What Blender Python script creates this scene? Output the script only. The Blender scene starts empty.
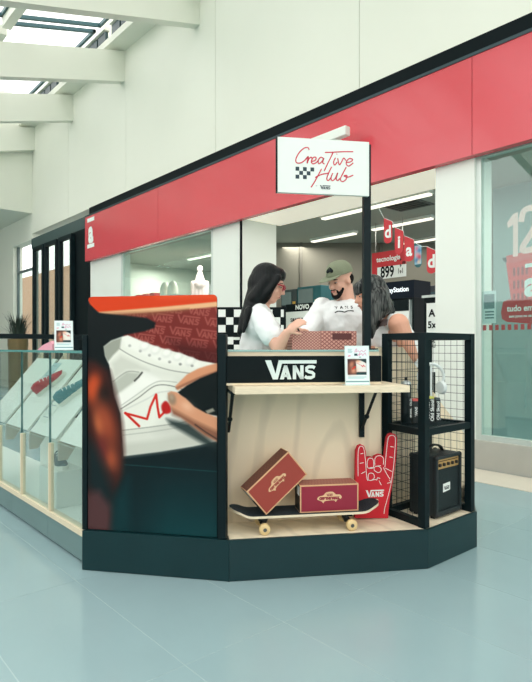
import bpy, bmesh, math, random
import numpy as np
from mathutils import Vector, Matrix

random.seed(7)
S = bpy.context.scene
C = S.collection

# ------------------------------------------------------------------ camera, world, exposure
TH = math.radians(40.9)
FW = Vector((-math.cos(TH), math.sin(TH), 0))      # camera forward
RT = Vector((math.sin(TH), math.cos(TH), 0))       # camera right
FPX, CX, HY, CH = 567.0, 266.0, 347.0, 1.15        # focal length in px, centre, horizon, eye height

cam_d = bpy.data.cameras.new('camera')
cam = bpy.data.objects.new('camera', cam_d); C.objects.link(cam)
cam.location = (0, 0, CH)
cam.rotation_euler = (math.pi / 2, 0, math.atan2(-FW.x, FW.y))
cam_d.sensor_fit = 'VERTICAL'; cam_d.sensor_height = 36.0
cam_d.lens = FPX / 682 * 36.0
cam_d.shift_y = (HY - 341) / 682
cam_d.clip_start = 0.05; cam_d.clip_end = 300
S.camera = cam

world = bpy.data.worlds.new('overcast_sky'); S.world = world
world.use_nodes = True
bg = world.node_tree.nodes['Background']
bg.inputs[0].default_value = (1.0, 0.985, 0.955, 1)
bg.inputs[1].default_value = 2.42

vs = S.view_settings
vs.view_transform = 'Standard'; vs.look = 'None'; vs.gamma = 1.0; vs.use_curve_mapping = False
vs.exposure = 0.0

# ------------------------------------------------------------------ pixel rays -> points
def Q(x, y, d):
    return FW * d + RT * (d * (x - CX) / FPX) + Vector((0, 0, CH - (y - HY) / FPX * d))
def dY(x, Y): return Y / (FW.y + (x - CX) / FPX * RT.y)
def dX(x, X): return X / (FW.x + (x - CX) / FPX * RT.x)
def onY(x, y, Y): return Q(x, y, dY(x, Y))
def onX(x, y, X): return Q(x, y, dX(x, X))
def onZ(x, y, Z): return Q(x, y, (CH - Z) * FPX / (y - HY))
def XatY(x, Y): return onY(x, HY, Y).x

# ------------------------------------------------------------------ materials
def lin(c):
    return tuple((v / 255 / 12.92) if v / 255 <= 0.04045 else ((v / 255 + 0.055) / 1.055) ** 2.4 for v in c)
MATS = {}
def M(name, col, rough=0.5, metal=0.0, var=0.06, scale=6.0, bump=0.0, bscale=60.0, spec=0.5, coat=0.0, stretch=None, emit=None, estr=0.0):
    if name in MATS: return MATS[name]
    m = bpy.data.materials.new(name); m.use_nodes = True
    nt = m.node_tree; b = nt.nodes['Principled BSDF']
    l = lin(col)
    tc = nt.nodes.new('ShaderNodeTexCoord'); mp = nt.nodes.new('ShaderNodeMapping')
    if stretch: mp.inputs['Scale'].default_value = stretch
    nt.links.new(tc.outputs['Object'], mp.inputs['Vector'])
    n = nt.nodes.new('ShaderNodeTexNoise'); n.inputs['Scale'].default_value = scale; n.inputs['Detail'].default_value = 5
    nt.links.new(mp.outputs[0], n.inputs['Vector'])
    mx = nt.nodes.new('ShaderNodeMix'); mx.data_type = 'RGBA'
    mx.inputs[6].default_value = (*[v * (1 - var * 1.6) for v in l], 1)
    mx.inputs[7].default_value = (*[min(1, v * (1 + var * 1.6)) for v in l], 1)
    nt.links.new(n.outputs['Fac'], mx.inputs[0]); nt.links.new(mx.outputs[2], b.inputs['Base Color'])
    b.inputs['Roughness'].default_value = rough; b.inputs['Metallic'].default_value = metal
    b.inputs['Specular IOR Level'].default_value = spec
    b.inputs['Coat Weight'].default_value = coat
    if bump:
        n2 = nt.nodes.new('ShaderNodeTexNoise'); n2.inputs['Scale'].default_value = bscale
        nt.links.new(mp.outputs[0], n2.inputs['Vector'])
        bp = nt.nodes.new('ShaderNodeBump'); bp.inputs['Strength'].default_value = bump; bp.inputs['Distance'].default_value = 0.01
        nt.links.new(n2.outputs['Fac'], bp.inputs['Height']); nt.links.new(bp.outputs[0], b.inputs['Normal'])
    if emit:
        b.inputs['Emission Color'].default_value = (*lin(emit), 1); b.inputs['Emission Strength'].default_value = estr
    MATS[name] = m
    return m

def glass(name, tint=(225, 240, 238), refl=0.06, rough=0.02, ior=1.45):
    if name in MATS: return MATS[name]
    m = bpy.data.materials.new(name); m.use_nodes = True
    nt = m.node_tree; nt.nodes.clear()
    o = nt.nodes.new('ShaderNodeOutputMaterial'); t = nt.nodes.new('ShaderNodeBsdfTransparent')
    g = nt.nodes.new('ShaderNodeBsdfGlossy'); f = nt.nodes.new('ShaderNodeLayerWeight'); mx = nt.nodes.new('ShaderNodeMixShader')
    pw = nt.nodes.new('ShaderNodeMath'); pw.operation = 'POWER'; pw.inputs[1].default_value = 4.5
    ad = nt.nodes.new('ShaderNodeMath'); ad.operation = 'MULTIPLY_ADD'; ad.inputs[1].default_value = 0.75; ad.inputs[2].default_value = refl; ad.use_clamp = True
    t.inputs[0].default_value = (*lin(tint), 1); g.inputs['Color'].default_value = (0.95, 1, 0.99, 1); g.inputs['Roughness'].default_value = rough
    nt.links.new(f.outputs['Facing'], pw.inputs[0]); nt.links.new(pw.outputs[0], ad.inputs[0]); nt.links.new(ad.outputs[0], mx.inputs[0])
    nt.links.new(t.outputs[0], mx.inputs[1]); nt.links.new(g.outputs[0], mx.inputs[2]); nt.links.new(mx.outputs[0], o.inputs[0])
    MATS[name] = m
    return m

def plywood(name, col=(214, 196, 160), axis=(2.6, 2.6, 0.7)):
    if name in MATS: return MATS[name]
    m = M(name, col, 0.5, var=0.08, scale=2.2, stretch=axis)
    nt = m.node_tree; b = nt.nodes['Principled BSDF']; l = lin(col)
    tc = nt.nodes.new('ShaderNodeTexCoord'); mp = nt.nodes.new('ShaderNodeMapping'); mp.inputs['Scale'].default_value = axis
    w = nt.nodes.new('ShaderNodeTexWave'); w.wave_type = 'RINGS'; w.inputs['Scale'].default_value = 1.1
    w.inputs['Distortion'].default_value = 7; w.inputs['Detail'].default_value = 3; w.inputs['Detail Scale'].default_value = 1.2
    nt.links.new(tc.outputs['Object'], mp.inputs[0]); nt.links.new(mp.outputs[0], w.inputs['Vector'])
    cr = nt.nodes.new('ShaderNodeValToRGB')
    cr.color_ramp.elements[0].color = (*[v * 0.91 for v in l], 1); cr.color_ramp.elements[0].position = 0.0
    cr.color_ramp.elements[1].color = (*[min(1, v * 1.04) for v in l], 1); cr.color_ramp.elements[1].position = 0.35
    nt.links.new(w.outputs['Fac'], cr.inputs[0]); nt.links.new(cr.outputs[0], b.inputs['Base Color'])
    return m

def checker_mat(name, c1, c2, scale, rough=0.5):
    m = M(name, c1, rough); nt = m.node_tree; b = nt.nodes['Principled BSDF']
    tc = nt.nodes.new('ShaderNodeTexCoord'); ck = nt.nodes.new('ShaderNodeTexChecker')
    ck.inputs['Scale'].default_value = scale; ck.inputs[1].default_value = (*lin(c1), 1); ck.inputs[2].default_value = (*lin(c2), 1)
    mp = nt.nodes.new('ShaderNodeMapping'); mp.inputs['Location'].default_value = (0.0, 0.011, 0.0)
    nt.links.new(tc.outputs['Object'], mp.inputs[0]); nt.links.new(mp.outputs[0], ck.inputs[0]); nt.links.new(ck.outputs[0], b.inputs['Base Color'])
    return m

def brick_mat(name, c1, c2, mortar, scale):
    m = M(name, c1, 0.8); nt = m.node_tree; b = nt.nodes['Principled BSDF']
    tc = nt.nodes.new('ShaderNodeTexCoord'); bt = nt.nodes.new('ShaderNodeTexBrick'); mp = nt.nodes.new('ShaderNodeMapping')
    mp.inputs['Rotation'].default_value = (math.pi / 2, 0, 0)
    bt.inputs['Scale'].default_value = scale
    for i, c in enumerate((c1, c2, mortar)): bt.inputs[1 + i].default_value = (*lin(c), 1)
    nt.links.new(tc.outputs['Object'], mp.inputs[0]); nt.links.new(mp.outputs[0], bt.inputs[0]); nt.links.new(bt.outputs[0], b.inputs['Base Color'])
    return m

def streak_mat(name, c1, c2, rough=0.4, scale=(30, 30, 2)):
    m = M(name, c1, rough); nt = m.node_tree; b = nt.nodes['Principled BSDF']
    tc = nt.nodes.new('ShaderNodeTexCoord'); mp = nt.nodes.new('ShaderNodeMapping'); mp.inputs['Scale'].default_value = scale
    n = nt.nodes.new('ShaderNodeTexNoise'); n.inputs['Scale'].default_value = 2.2; n.inputs['Detail'].default_value = 6
    cr = nt.nodes.new('ShaderNodeValToRGB'); cr.color_ramp.elements[0].position = 0.40; cr.color_ramp.elements[1].position = 0.66
    b.inputs['Specular IOR Level'].default_value = 0.2
    cr.color_ramp.elements[0].color = (*lin(c1), 1); cr.color_ramp.elements[1].color = (*lin(c2), 1)
    nt.links.new(tc.outputs['Object'], mp.inputs[0]); nt.links.new(mp.outputs[0], n.inputs['Vector'])
    nt.links.new(n.outputs['Fac'], cr.inputs[0]); nt.links.new(cr.outputs[0], b.inputs['Base Color'])
    bp = nt.nodes.new('ShaderNodeBump'); bp.inputs['Strength'].default_value = 0.5; bp.inputs['Distance'].default_value = 0.01
    nt.links.new(n.outputs['Fac'], bp.inputs['Height']); nt.links.new(bp.outputs[0], b.inputs['Normal'])
    return m

def print_mat(name, rough=0.4):
    if name in MATS: return MATS[name]
    m = bpy.data.materials.new(name); m.use_nodes = True; nt = m.node_tree; b = nt.nodes['Principled BSDF']
    a = nt.nodes.new('ShaderNodeAttribute'); a.attribute_name = 'ink'
    nt.links.new(a.outputs['Color'], b.inputs['Base Color']); b.inputs['Roughness'].default_value = rough; b.inputs['Specular IOR Level'].default_value = 0.2
    MATS[name] = m
    return m

BLACK = M('black_powder_coat', (5, 24, 28), 0.5, var=0.12, scale=9, spec=0.18)
BLACKM = M('black_matt_board', (3, 17, 20), 0.6, var=0.1, spec=0.15)
PLINTH = M('black_laminate', (13, 46, 50), 0.32, var=0.12, scale=5, bump=0.02, spec=.35)
STEEL = M('grey_green_steel', (112, 138, 138), 0.35, metal=0.2, var=0.08, scale=3)
PLY = plywood('birch_plywood', (230, 214, 186))
PLYL = plywood('birch_plywood_light', (230, 218, 192))
PLYE = M('plywood_edge', (224, 210, 182), 0.55, var=0.15, scale=20, stretch=(1, 1, 20))
WHITE = M('white_paint', (226, 229, 216), 0.55, var=0.015, scale=1.5)
WHITE2 = M('white_panel', (228, 234, 226), 0.4, var=0.015, scale=2)
PAPER = M('white_print', (232, 238, 234), 0.5, var=0.01)
RED = M('red_fascia_panel', (205, 66, 76), 0.22, var=0.04, scale=1.2, spec=.7, coat=.1)
REDP = M('red_print', (196, 34, 44), 0.45, var=0.03)
DARKGAP = M('dark_shadow_gap', (5, 19, 22), 0.6, spec=.1)
GLASS = glass('clear_glass', (246, 251, 250), 0.04)
GLASSD = glass('shop_window_glass', (236, 246, 244), 0.06)
GLASSM = glass('mirror_door_glass', (240, 246, 244), 0.12)
GEDGE = M('green_glass_edge', (92, 150, 146), 0.15, var=0.05)
SKYG = glass('skylight_glass', (248, 250, 249), 0.0)
GREY = M('grey_wall', (120, 118, 106), 0.7, var=0.03, scale=1)
CREAM = M('cream_ink', (222, 182, 140), 0.6, var=0.04)
LIT = M('lamp_diffuser', (255, 250, 235), 0.5, emit=(255, 246, 226), estr=1.3)
SKIN = M('skin', (216, 168, 146), 0.5, var=0.06, scale=14)
SKIN2 = M('skin_tan', (212, 158, 132), 0.5, var=0.06, scale=14)
TEE = M('white_cotton', (228, 232, 232), 0.85, var=0.03, scale=8, bump=0.25, bscale=14)
JEANS = M('dark_denim', (34, 46, 60), 0.85, var=0.1, scale=40)
HAIRB = streak_mat('black_hair', (3, 8, 9), (9, 17, 19), 0.42)
HAIRG = streak_mat('grey_streaked_hair', (12, 20, 22), (96, 100, 97), 0.45, (36, 36, 3))
RUBBER = M('black_rubber', (14, 22, 24), 0.6)
METAL = M('brushed_metal', (150, 152, 148), 0.3, metal=0.9)
TEAL = M('teal_card', (24, 92, 98), 0.5)

# ------------------------------------------------------------------ mesh helpers
class Frame:
    def __init__(s, o, ex, ey, ez=None):
        s.o = Vector(o); s.x = Vector(ex).normalized(); s.y = Vector(ey).normalized()
        s.z = Vector(ez).normalized() if ez is not None else s.x.cross(s.y).normalized()
    def __call__(s, a, b, c=0.0): return s.o + s.x * a + s.y * b + s.z * c
WORLD = Frame((0, 0, 0), (1, 0, 0), (0, 1, 0))

class MB:
    def __init__(s, fr=WORLD): s.v = []; s.f = []; s.fr = fr
    def add(s, vs, fs):
        n = len(s.v); s.v += [Vector(p) for p in vs]; s.f += [tuple(i + n for i in f) for f in fs]; return s
    def box(s, x0, x1, y0, y1, z0, z1, fr=None, bev=0.0):
        fr = fr or s.fr
        if bev > 0:
            bm = bmesh.new(); bmesh.ops.create_cube(bm, size=1)
            for v in bm.verts:
                v.co = Vector(((x0 + x1) / 2 + v.co.x * (x1 - x0), (y0 + y1) / 2 + v.co.y * (y1 - y0), (z0 + z1) / 2 + v.co.z * (z1 - z0)))
            bmesh.ops.bevel(bm, geom=bm.edges[:], offset=bev, segments=2, affect='EDGES', profile=0.6)
            bm.verts.index_update()
            s.add([fr(*v.co) for v in bm.verts], [[v.index for v in f.verts] for f in bm.faces]); bm.free(); return s
        p = [fr(x, y, z) for z in (z0, z1) for y in (y0, y1) for x in (x0, x1)]
        return s.add(p, [(0, 2, 3, 1), (4, 5, 7, 6), (0, 1, 5, 4), (2, 6, 7, 3), (0, 4, 6, 2), (1, 3, 7, 5)])
    def prism(s, poly, z0, z1, fr=None):
        fr = fr or s.fr; n = len(poly)
        vs = [fr(a, b, z0) for a, b in poly] + [fr(a, b, z1) for a, b in poly]
        fs = [tuple(range(n - 1, -1, -1)), tuple(range(n, 2 * n))] + [(i, (i + 1) % n, n + (i + 1) % n, n + i) for i in range(n)]
        return s.add(vs, fs)
    def flat(s, poly, z=0.0, fr=None):
        fr = fr or s.fr
        return s.add([fr(a, b, z) for a, b in poly], [tuple(range(len(poly)))])
    def ribbon(s, pts, w, z=0.0, fr=None, taper=False):
        fr = fr or s.fr; L = []; Rr = []; n = len(pts)
        for i, (a, b) in enumerate(pts):
            p0 = pts[max(0, i - 1)]; p1 = pts[min(n - 1, i + 1)]
            dx, dy = p1[0] - p0[0], p1[1] - p0[1]; k = math.hypot(dx, dy) or 1
            ww = w / 2
            if taper: ww *= 0.55 + 0.45 * math.sin(math.pi * (i + 0.5) / n)
            L.append((a - dy / k * ww, b + dx / k * ww)); Rr.append((a + dy / k * ww, b - dx / k * ww))
        vs = [fr(a, b, z) for a, b in L] + [fr(a, b, z) for a, b in Rr]
        return s.add(vs, [(i, n + i, n + i + 1, i + 1) for i in range(n - 1)])
    def tube(s, pts, r, seg=8, cap=True):
        pts = [Vector(p) for p in pts]; n = len(pts); rr = r if isinstance(r, (list, tuple)) else [r] * n
        vs = []; ref = Vector((0, 0, 1)); prev = None
        for i, p in enumerate(pts):
            t = (pts[min(n - 1, i + 1)] - pts[max(0, i - 1)]).normalized()
            if prev is None:
                a = t.cross(ref if abs(t.z) < 0.9 else Vector((1, 0, 0))).normalized()
            else:
                a = (prev - t * prev.dot(t)).normalized()
            prev = a; b = t.cross(a)
            vs += [p + (a * math.cos(2 * math.pi * k / seg) + b * math.sin(2 * math.pi * k / seg)) * rr[i] for k in range(seg)]
        fs = [(i * seg + k, i * seg + (k + 1) % seg, (i + 1) * seg + (k + 1) % seg, (i + 1) * seg + k) for i in range(n - 1) for k in range(seg)]
        if cap: fs += [tuple(range(seg - 1, -1, -1)), tuple((n - 1) * seg + k for k in range(seg))]
        return s.add(vs, fs)
    def lathe(s, prof, seg=24, fr=None):
        fr = fr or s.fr; vs = []; n = len(prof)
        for r, z in prof:
            vs += [fr(r * math.cos(2 * math.pi * k / seg), r * math.sin(2 * math.pi * k / seg), z) for k in range(seg)]
        fs = [(i * seg + k, i * seg + (k + 1) % seg, (i + 1) * seg + (k + 1) % seg, (i + 1) * seg + k) for i in range(n - 1) for k in range(seg)]
        fs += [tuple(range(seg - 1, -1, -1)), tuple((n - 1) * seg + k for k in range(seg))]
        return s.add(vs, fs)
    def ell(s, c, r, fr=None, seg=20, rings=12):
        fr = fr or s.fr; c = Vector(c); vs = []; fs = []
        for i in range(1, rings):
            a = math.pi * i / rings
            for k in range(seg):
                b = 2 * math.pi * k / seg
                vs.append(fr(c.x + r[0] * math.sin(a) * math.cos(b), c.y + r[1] * math.sin(a) * math.sin(b), c.z + r[2] * math.cos(a)))
        vs += [fr(c.x, c.y, c.z + r[2]), fr(c.x, c.y, c.z - r[2])]; t, bt = len(vs) - 2, len(vs) - 1
        for i in range(rings - 2):
            for k in range(seg):
                fs.append((i * seg + k, (i + 1) * seg + k, (i + 1) * seg + (k + 1) % seg, i * seg + (k + 1) % seg))
        for k in range(seg):
            fs.append((t, k, (k + 1) % seg)); fs.append((bt, (rings - 2) * seg + (k + 1) % seg, (rings - 2) * seg + k))
        return s.add(vs, fs)
    def capsule(s, p0, r0, p1, r1, seg=16):
        p0 = Vector(p0); p1 = Vector(p1); ax = p1 - p0; L = ax.length; t = ax.normalized()
        a = t.cross(Vector((0, 0, 1)) if abs(t.z) < 0.9 else Vector((1, 0, 0))).normalized(); b = t.cross(a)
        prof = [(r0 * math.cos(q), -r0 * math.sin(q)) for q in (1.5, 1.2, 0.8, 0.4, 0)] + [(r0 + (r1 - r0) * k / 4, L * k / 4) for k in (1, 2, 3)] + \
               [(r1 * math.cos(q), L + r1 * math.sin(q)) for q in (0, 0.4, 0.8, 1.2, 1.5)]
        f = Frame(p0, a, b, t)
        return s.lathe(prof, seg, f)
    def build(s, name, mat, parent=None, smooth=False, kind=None, label=None, sub=0):
        if parent is not None:
            inv = parent_inv(parent); off = None
            vs = [inv @ v for v in s.v]
        else:
            lo = [min(v[i] for v in s.v) for i in range(3)]; hi = [max(v[i] for v in s.v) for i in range(3)]
            off = Vector(((lo[0] + hi[0]) / 2, (lo[1] + hi[1]) / 2, lo[2])); vs = [v - off for v in s.v]
        me = bpy.data.meshes.new(name); me.from_pydata([tuple(v) for v in vs], [], s.f)
        bm = bmesh.new(); bm.from_mesh(me)
        if not getattr(s, 'keep', False): bmesh.ops.recalc_face_normals(bm, faces=bm.faces)
        bm.to_mesh(me); bm.free()
        me.materials.append(mat); me.update()
        if smooth:
            me.polygons.foreach_set('use_smooth', [True] * len(me.polygons))
            try: me.set_sharp_from_angle(angle=math.radians(40))
            except Exception: pass
        o = bpy.data.objects.new(name, me); C.objects.link(o)
        if parent is not None: o.parent = parent
        else: o.location = off
        if kind: o['kind'] = kind
        if label: o['label'] = label
        return o

def wmat(o):
    m = Matrix.Translation(o.location) @ o.rotation_euler.to_matrix().to_4x4()
    return (wmat(o.parent) @ m) if o.parent else m
def parent_inv(o): return wmat(o).inverted()

def thing(name, label, cat, loc, group=None):
    o = bpy.data.objects.new(name, None); C.objects.link(o); o.location = loc; o.empty_display_size = 0.1
    o['label'] = label; o['category'] = cat
    if group: o['group'] = group
    return o
def struct_root(name, loc=(0, 0, 0), label=None):
    o = bpy.data.objects.new(name, None); C.objects.link(o); o.location = loc; o['kind'] = 'structure'
    if label: o['label'] = label
    return o
def tag(o, label, cat, group=None):
    o['label'] = label; o['category'] = cat
    if group: o['group'] = group
    return o
def struct(o, label=None):
    o['kind'] = 'structure'
    if label: o['label'] = label
    return o

_tc = {}
def text_geo(body, size=1.0, bold=0.0, align='CENTER'):
    key = (body, size, bold, align)
    if key not in _tc:
        cu = bpy.data.curves.new('txt', 'FONT'); cu.body = body; cu.size = size; cu.offset = bold
        cu.align_x = align; cu.align_y = 'CENTER'; cu.resolution_u = 3
        o = bpy.data.objects.new('txt', cu); C.objects.link(o)
        me = o.to_mesh()
        _tc[key] = ([tuple(v.co) for v in me.vertices], [tuple(p.vertices) for p in me.polygons])
        o.to_mesh_clear(); bpy.data.objects.remove(o); bpy.data.curves.remove(cu)
    return _tc[key]
def text(mb, body, size, a, b, fr, z=0.0, bold=0.0, sx=1.0, rot=0.0, align='CENTER'):
    vs, fs = text_geo(body, size, bold, align); c, s_ = math.cos(rot), math.sin(rot)
    mb.add([fr(a + (x * sx) * c - y * s_, b + (x * sx) * s_ + y * c, z) for x, y, _ in vs], fs)
    return mb

def wordmark(mb, a, b, w, fr, z=0.0):
    """four-letter word with the long bar of its first letter over the rest, lower-left at (a, b)"""
    def T(pts): return [(a + x * w, b + y * w) for x, y in pts]
    mb.flat(T([(0, .364), (.115, .364), (.20, .11), (.245, 0), (.15, 0)]), z, fr)
    mb.flat(T([(.20, .11), (.262, .364), (.325, .30), (.245, 0)]), z, fr)
    mb.flat(T([(.262, .364), (1, .364), (1, .30), (.31, .30)]), z, fr)
    mb.flat(T([(.285, 0), (.365, .265), (.425, .265), (.365, 0)]), z, fr)
    mb.flat(T([(.425, .265), (.365, .265), (.43, 0), (.51, 0)]), z, fr)
    mb.flat(T([(.35, .045), (.35, .095), (.45, .095), (.45, .045)]), z, fr)
    mb.flat(T([(.535, 0), (.535, .265), (.60, .265), (.60, 0)]), z, fr)
    mb.flat(T([(.535, .265), (.60, .265), (.745, 0), (.68, 0)]), z, fr)
    mb.flat(T([(.68, 0), (.68, .265), (.745, .265), (.745, 0)]), z, fr)
    mb.ribbon(T([(.965, .215), (.925, .238), (.85, .238), (.805, .215), (.805, .165), (.85, .142), (.91, .128), (.945, .10), (.94, .05), (.89, .028), (.81, .03), (.77, .055)]), .062 * w, z, fr)
    return mb

def smooth_poly(p, k=5, closed=True):
    out = []; n = len(p)
    for i in range(n if closed else n - 1):
        if closed: a, b, c, d = p[i - 1], p[i], p[(i + 1) % n], p[(i + 2) % n]
        else: a, b, c, d = p[max(0, i - 1)], p[i], p[i + 1], p[min(n - 1, i + 2)]
        for j in range(k):
            t = j / k
            out.append(tuple(0.5 * (2 * b[q] + (c[q] - a[q]) * t + (2 * a[q] - 5 * b[q] + 4 * c[q] - d[q]) * t * t + (3 * b[q] - a[q] - 3 * c[q] + d[q]) * t ** 3) for q in range(2)))
    if not closed: out.append(p[-1])
    return out

# ------------------------------------------------------------------ ink painter (flat prints)
class Ink:
    def __init__(s, x0, y0, x1, y1, nx, ny, base):
        s.x0, s.y0, s.x1, s.y1, s.nx, s.ny = x0, y0, x1, y1, nx, ny
        X, Y = np.meshgrid(np.linspace(x0, x1, nx), np.linspace(y0, y1, ny)); s.X, s.Y = X, Y
        s.c = np.zeros((ny, nx, 3)) + np.array(base, float)
    def mix(s, a, col):
        col = np.array(col, float)
        s.c = s.c * (1 - a[..., None]) + col * a[..., None]
    def poly(s, pts, col, soft=0.6, op=1.0, smooth=False):
        if smooth: pts = smooth_poly(pts)
        P = np.array(pts, float); inside = np.zeros(s.X.shape, bool); dist = np.full(s.X.shape, 1e9); n = len(P)
        for i in range(n):
            (ax, ay), (bx, by) = P[i], P[(i + 1) % n]
            dx, dy = bx - ax, by - ay; L2 = dx * dx + dy * dy + 1e-12
            t = np.clip(((s.X - ax) * dx + (s.Y - ay) * dy) / L2, 0, 1)
            dist = np.minimum(dist, np.hypot(s.X - ax - t * dx, s.Y - ay - t * dy))
            if ay != by:
                cr = ((ay > s.Y) != (by > s.Y)) & (s.X < (bx - ax) * (s.Y - ay) / (by - ay) + ax); inside ^= cr
        sd = np.where(inside, dist, -dist)
        s.mix(np.clip(sd / (2 * soft) + 0.5, 0, 1) * op, col)
    def line(s, pts, col, w, soft=0.4, op=1.0, smooth=False):
        if smooth: pts = smooth_poly(pts, 6, False)
        dist = np.full(s.X.shape, 1e9)
        for (ax, ay), (bx, by) in zip(pts[:-1], pts[1:]):
            dx, dy = bx - ax, by - ay; L2 = dx * dx + dy * dy + 1e-12
            t = np.clip(((s.X - ax) * dx + (s.Y - ay) * dy) / L2, 0, 1)
            dist = np.minimum(dist, np.hypot(s.X - ax - t * dx, s.Y - ay - t * dy))
        s.mix(np.clip((w / 2 - dist) / (2 * soft) + 0.5, 0, 1) * op, col)
    def spot(s, x, y, rx, ry, col, op=1.0, rot=0.0, hard=1.0):
        c, q = math.cos(rot), math.sin(rot); u = ((s.X - x) * c + (s.Y - y) * q) / rx; v = (-(s.X - x) * q + (s.Y - y) * c) / ry
        s.mix(np.exp(-(u * u + v * v) ** hard) * op, col)
    def build(s, name, fr, w, h, mat, parent, keep=None, dz=0.0):
        """grid of w x h metres, (0,0) lower left in frame"""
        nx, ny = s.nx, s.ny
        verts = []; inv = parent_inv(parent)
        for j in range(ny):
            for i in range(nx):
                a, b = w * i / (nx - 1), h * (1 - j / (ny - 1))
                if keep: a, b = keep(a, b)
                verts.append(tuple(inv @ fr(a, b, dz)))
        faces = [(j * nx + i, (j + 1) * nx + i, (j + 1) * nx + i + 1, j * nx + i + 1) for j in range(ny - 1) for i in range(nx - 1)]
        me = bpy.data.meshes.new(name); me.from_pydata(verts, [], faces)
        at = me.color_attributes.new('ink', 'FLOAT_COLOR', 'POINT')
        v = s.c / 255.0; v = np.where(v <= 0.04045, v / 12.92, ((np.maximum(v, 0) + 0.055) / 1.055) ** 2.4)
        at.data.foreach_set('color', np.concatenate([v, np.ones((ny, nx, 1))], 2).astype(np.float32).ravel())
        me.materials.append(mat); me.update()
        o = bpy.data.objects.new(name, me); C.objects.link(o); o.parent = parent
        return o

# ================================================================== SETTING
YW = 5.05                                  # plane of the shop fronts
XL, XR = -26.0, 4.0
# floor: screed with polished tiles on it
fl = struct_root('floor')
m = MB(); m.box(-45, 30, -30, 30, -0.12, -0.0006)
m.build('floor_slab', M('pale_joint_grout', (196, 214, 212), 0.5), fl)
def floor_mat():
    m = M('polished_tile', (142, 168, 172), 0.16, var=0.05, scale=1.6, spec=0.55)
    nt = m.node_tree; b = nt.nodes['Principled BSDF']
    n = nt.nodes.new('ShaderNodeTexNoise'); n.inputs['Scale'].default_value = 3.0; n.inputs['Detail'].default_value = 8
    tc = nt.nodes.new('ShaderNodeTexCoord'); nt.links.new(tc.outputs['Object'], n.inputs['Vector'])
    mr = nt.nodes.new('ShaderNodeMapRange'); mr.inputs['To Min'].default_value = 0.10; mr.inputs['To Max'].default_value = 0.26
    nt.links.new(n.outputs['Fac'], mr.inputs[0]); nt.links.new(mr.outputs[0], b.inputs['Roughness'])
    return m
TILE = floor_mat()
TY, TX, G = 0.488, 0.976, 0.0007
tile_me = None
tx0, tx1, ty0, ty1 = -8, 3, -3, 11        # index ranges of the singly laid tiles
X0t, Y0t = 0.21, 0.145
cnt = 0
for i in range(tx0, tx1):
    for j in range(ty0, ty1):
        xa, ya = X0t + i * TX, Y0t + j * TY
        if tile_me is None:
            mb = MB(); mb.box(G, TX - G, G, TY - G, -0.0005, 0.0); 
            to = mb.build('tile', TILE, fl); tile_me = to.data
        else:
            to = bpy.data.objects.new('tile', tile_me); C.objects.link(to); to.parent = fl
        to.location = (xa, ya, random.uniform(-0.00008, 0.0))
        cnt += 1
ax0, ax1, ay0, ay1 = X0t + tx0 * TX, X0t + tx1 * TX, Y0t + ty0 * TY, Y0t + ty1 * TY
m = MB()
for (x0, x1, y0, y1) in ((-45, ax0, -30, 30), (ax1, 30, -30, 30), (ax0, ax1, -30, ay0), (ax0, ax1, ay1, 30)):
    m.box(x0, x1, y0, y1, -0.0005, -0.0002)
m.build('far_tiles', TILE, fl, kind='stuff')

# upper wall over the shop fronts, in boards
XB = -15.1                                  # end of the high hall
wr = struct_root('wall_right', (0, YW, 0), 'white boarded upper wall above the shop fronts')
xs = [XB, -12.7, -9.9, -7.0, -4.2, -1.4, 1.4, XR]
for a, b in zip(xs[:-1], xs[1:]):
    MB().box(a + 0.004, b - 0.004, YW, YW + 0.25, 4.09, 6.80).build('wall_board', WHITE, wr)
# continuing lower wall beyond the hall end, with an opening towards a brick court
m = MB(); m.box(XL, XB, YW, YW + 0.25, 3.95, 4.62); m.box(XL, -16.65, YW, YW + 0.25, 0, 3.95)
struct(m.build('wall_far', WHITE), 'white wall of the lower corridor far left')
m = MB(); m.box(XB - 0.3, XB, -8, YW + 0.25, 4.62, 7.6)
struct(m.build('wall_end', WHITE), 'white bulkhead closing the glazed hall')
m = MB(); m.box(XL, XB - 0.3, -8, YW, 4.62, 4.8)
struct(m.build('ceiling_low', WHITE), 'plain low ceiling of the corridor beyond')
m = MB(); m.box(XL - 0.2, XL, -8, YW + .25, 0, 4.8)
struct(m.build('wall_left', WHITE), 'white wall at the corridor end')
struct(MB().box(XL, 8.0, -3.9, -3.7, 0, 2.3).build('wall_blocker_opposite', M('blocker_wall', (196, 200, 190), .6)), 'unseen low wall on the opposite side, added to cut frontal light')  # unseen blocker against frontal light, kept low to let some over the top
struct(MB().box(9.0, 9.2, -3.5, YW + .25, 0, 2.6).build('wall_blocker_behind', M('blocker_wall', (196, 200, 190), .6)), 'unseen low wall behind the camera, added to shape the light')  # unseen blocker added for the light, its low top lets front fill through
# brick court behind the opening and the dark doors
m = MB(); m.box(-60, -14.2, 11.0, 11.2, 0, 5.2)
struct(m.build('wall_brick', brick_mat('warm_brick', (196, 150, 116), (178, 128, 98), (206, 180, 152), 4.0)), 'sunlit brick wall beyond the glass')

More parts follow.
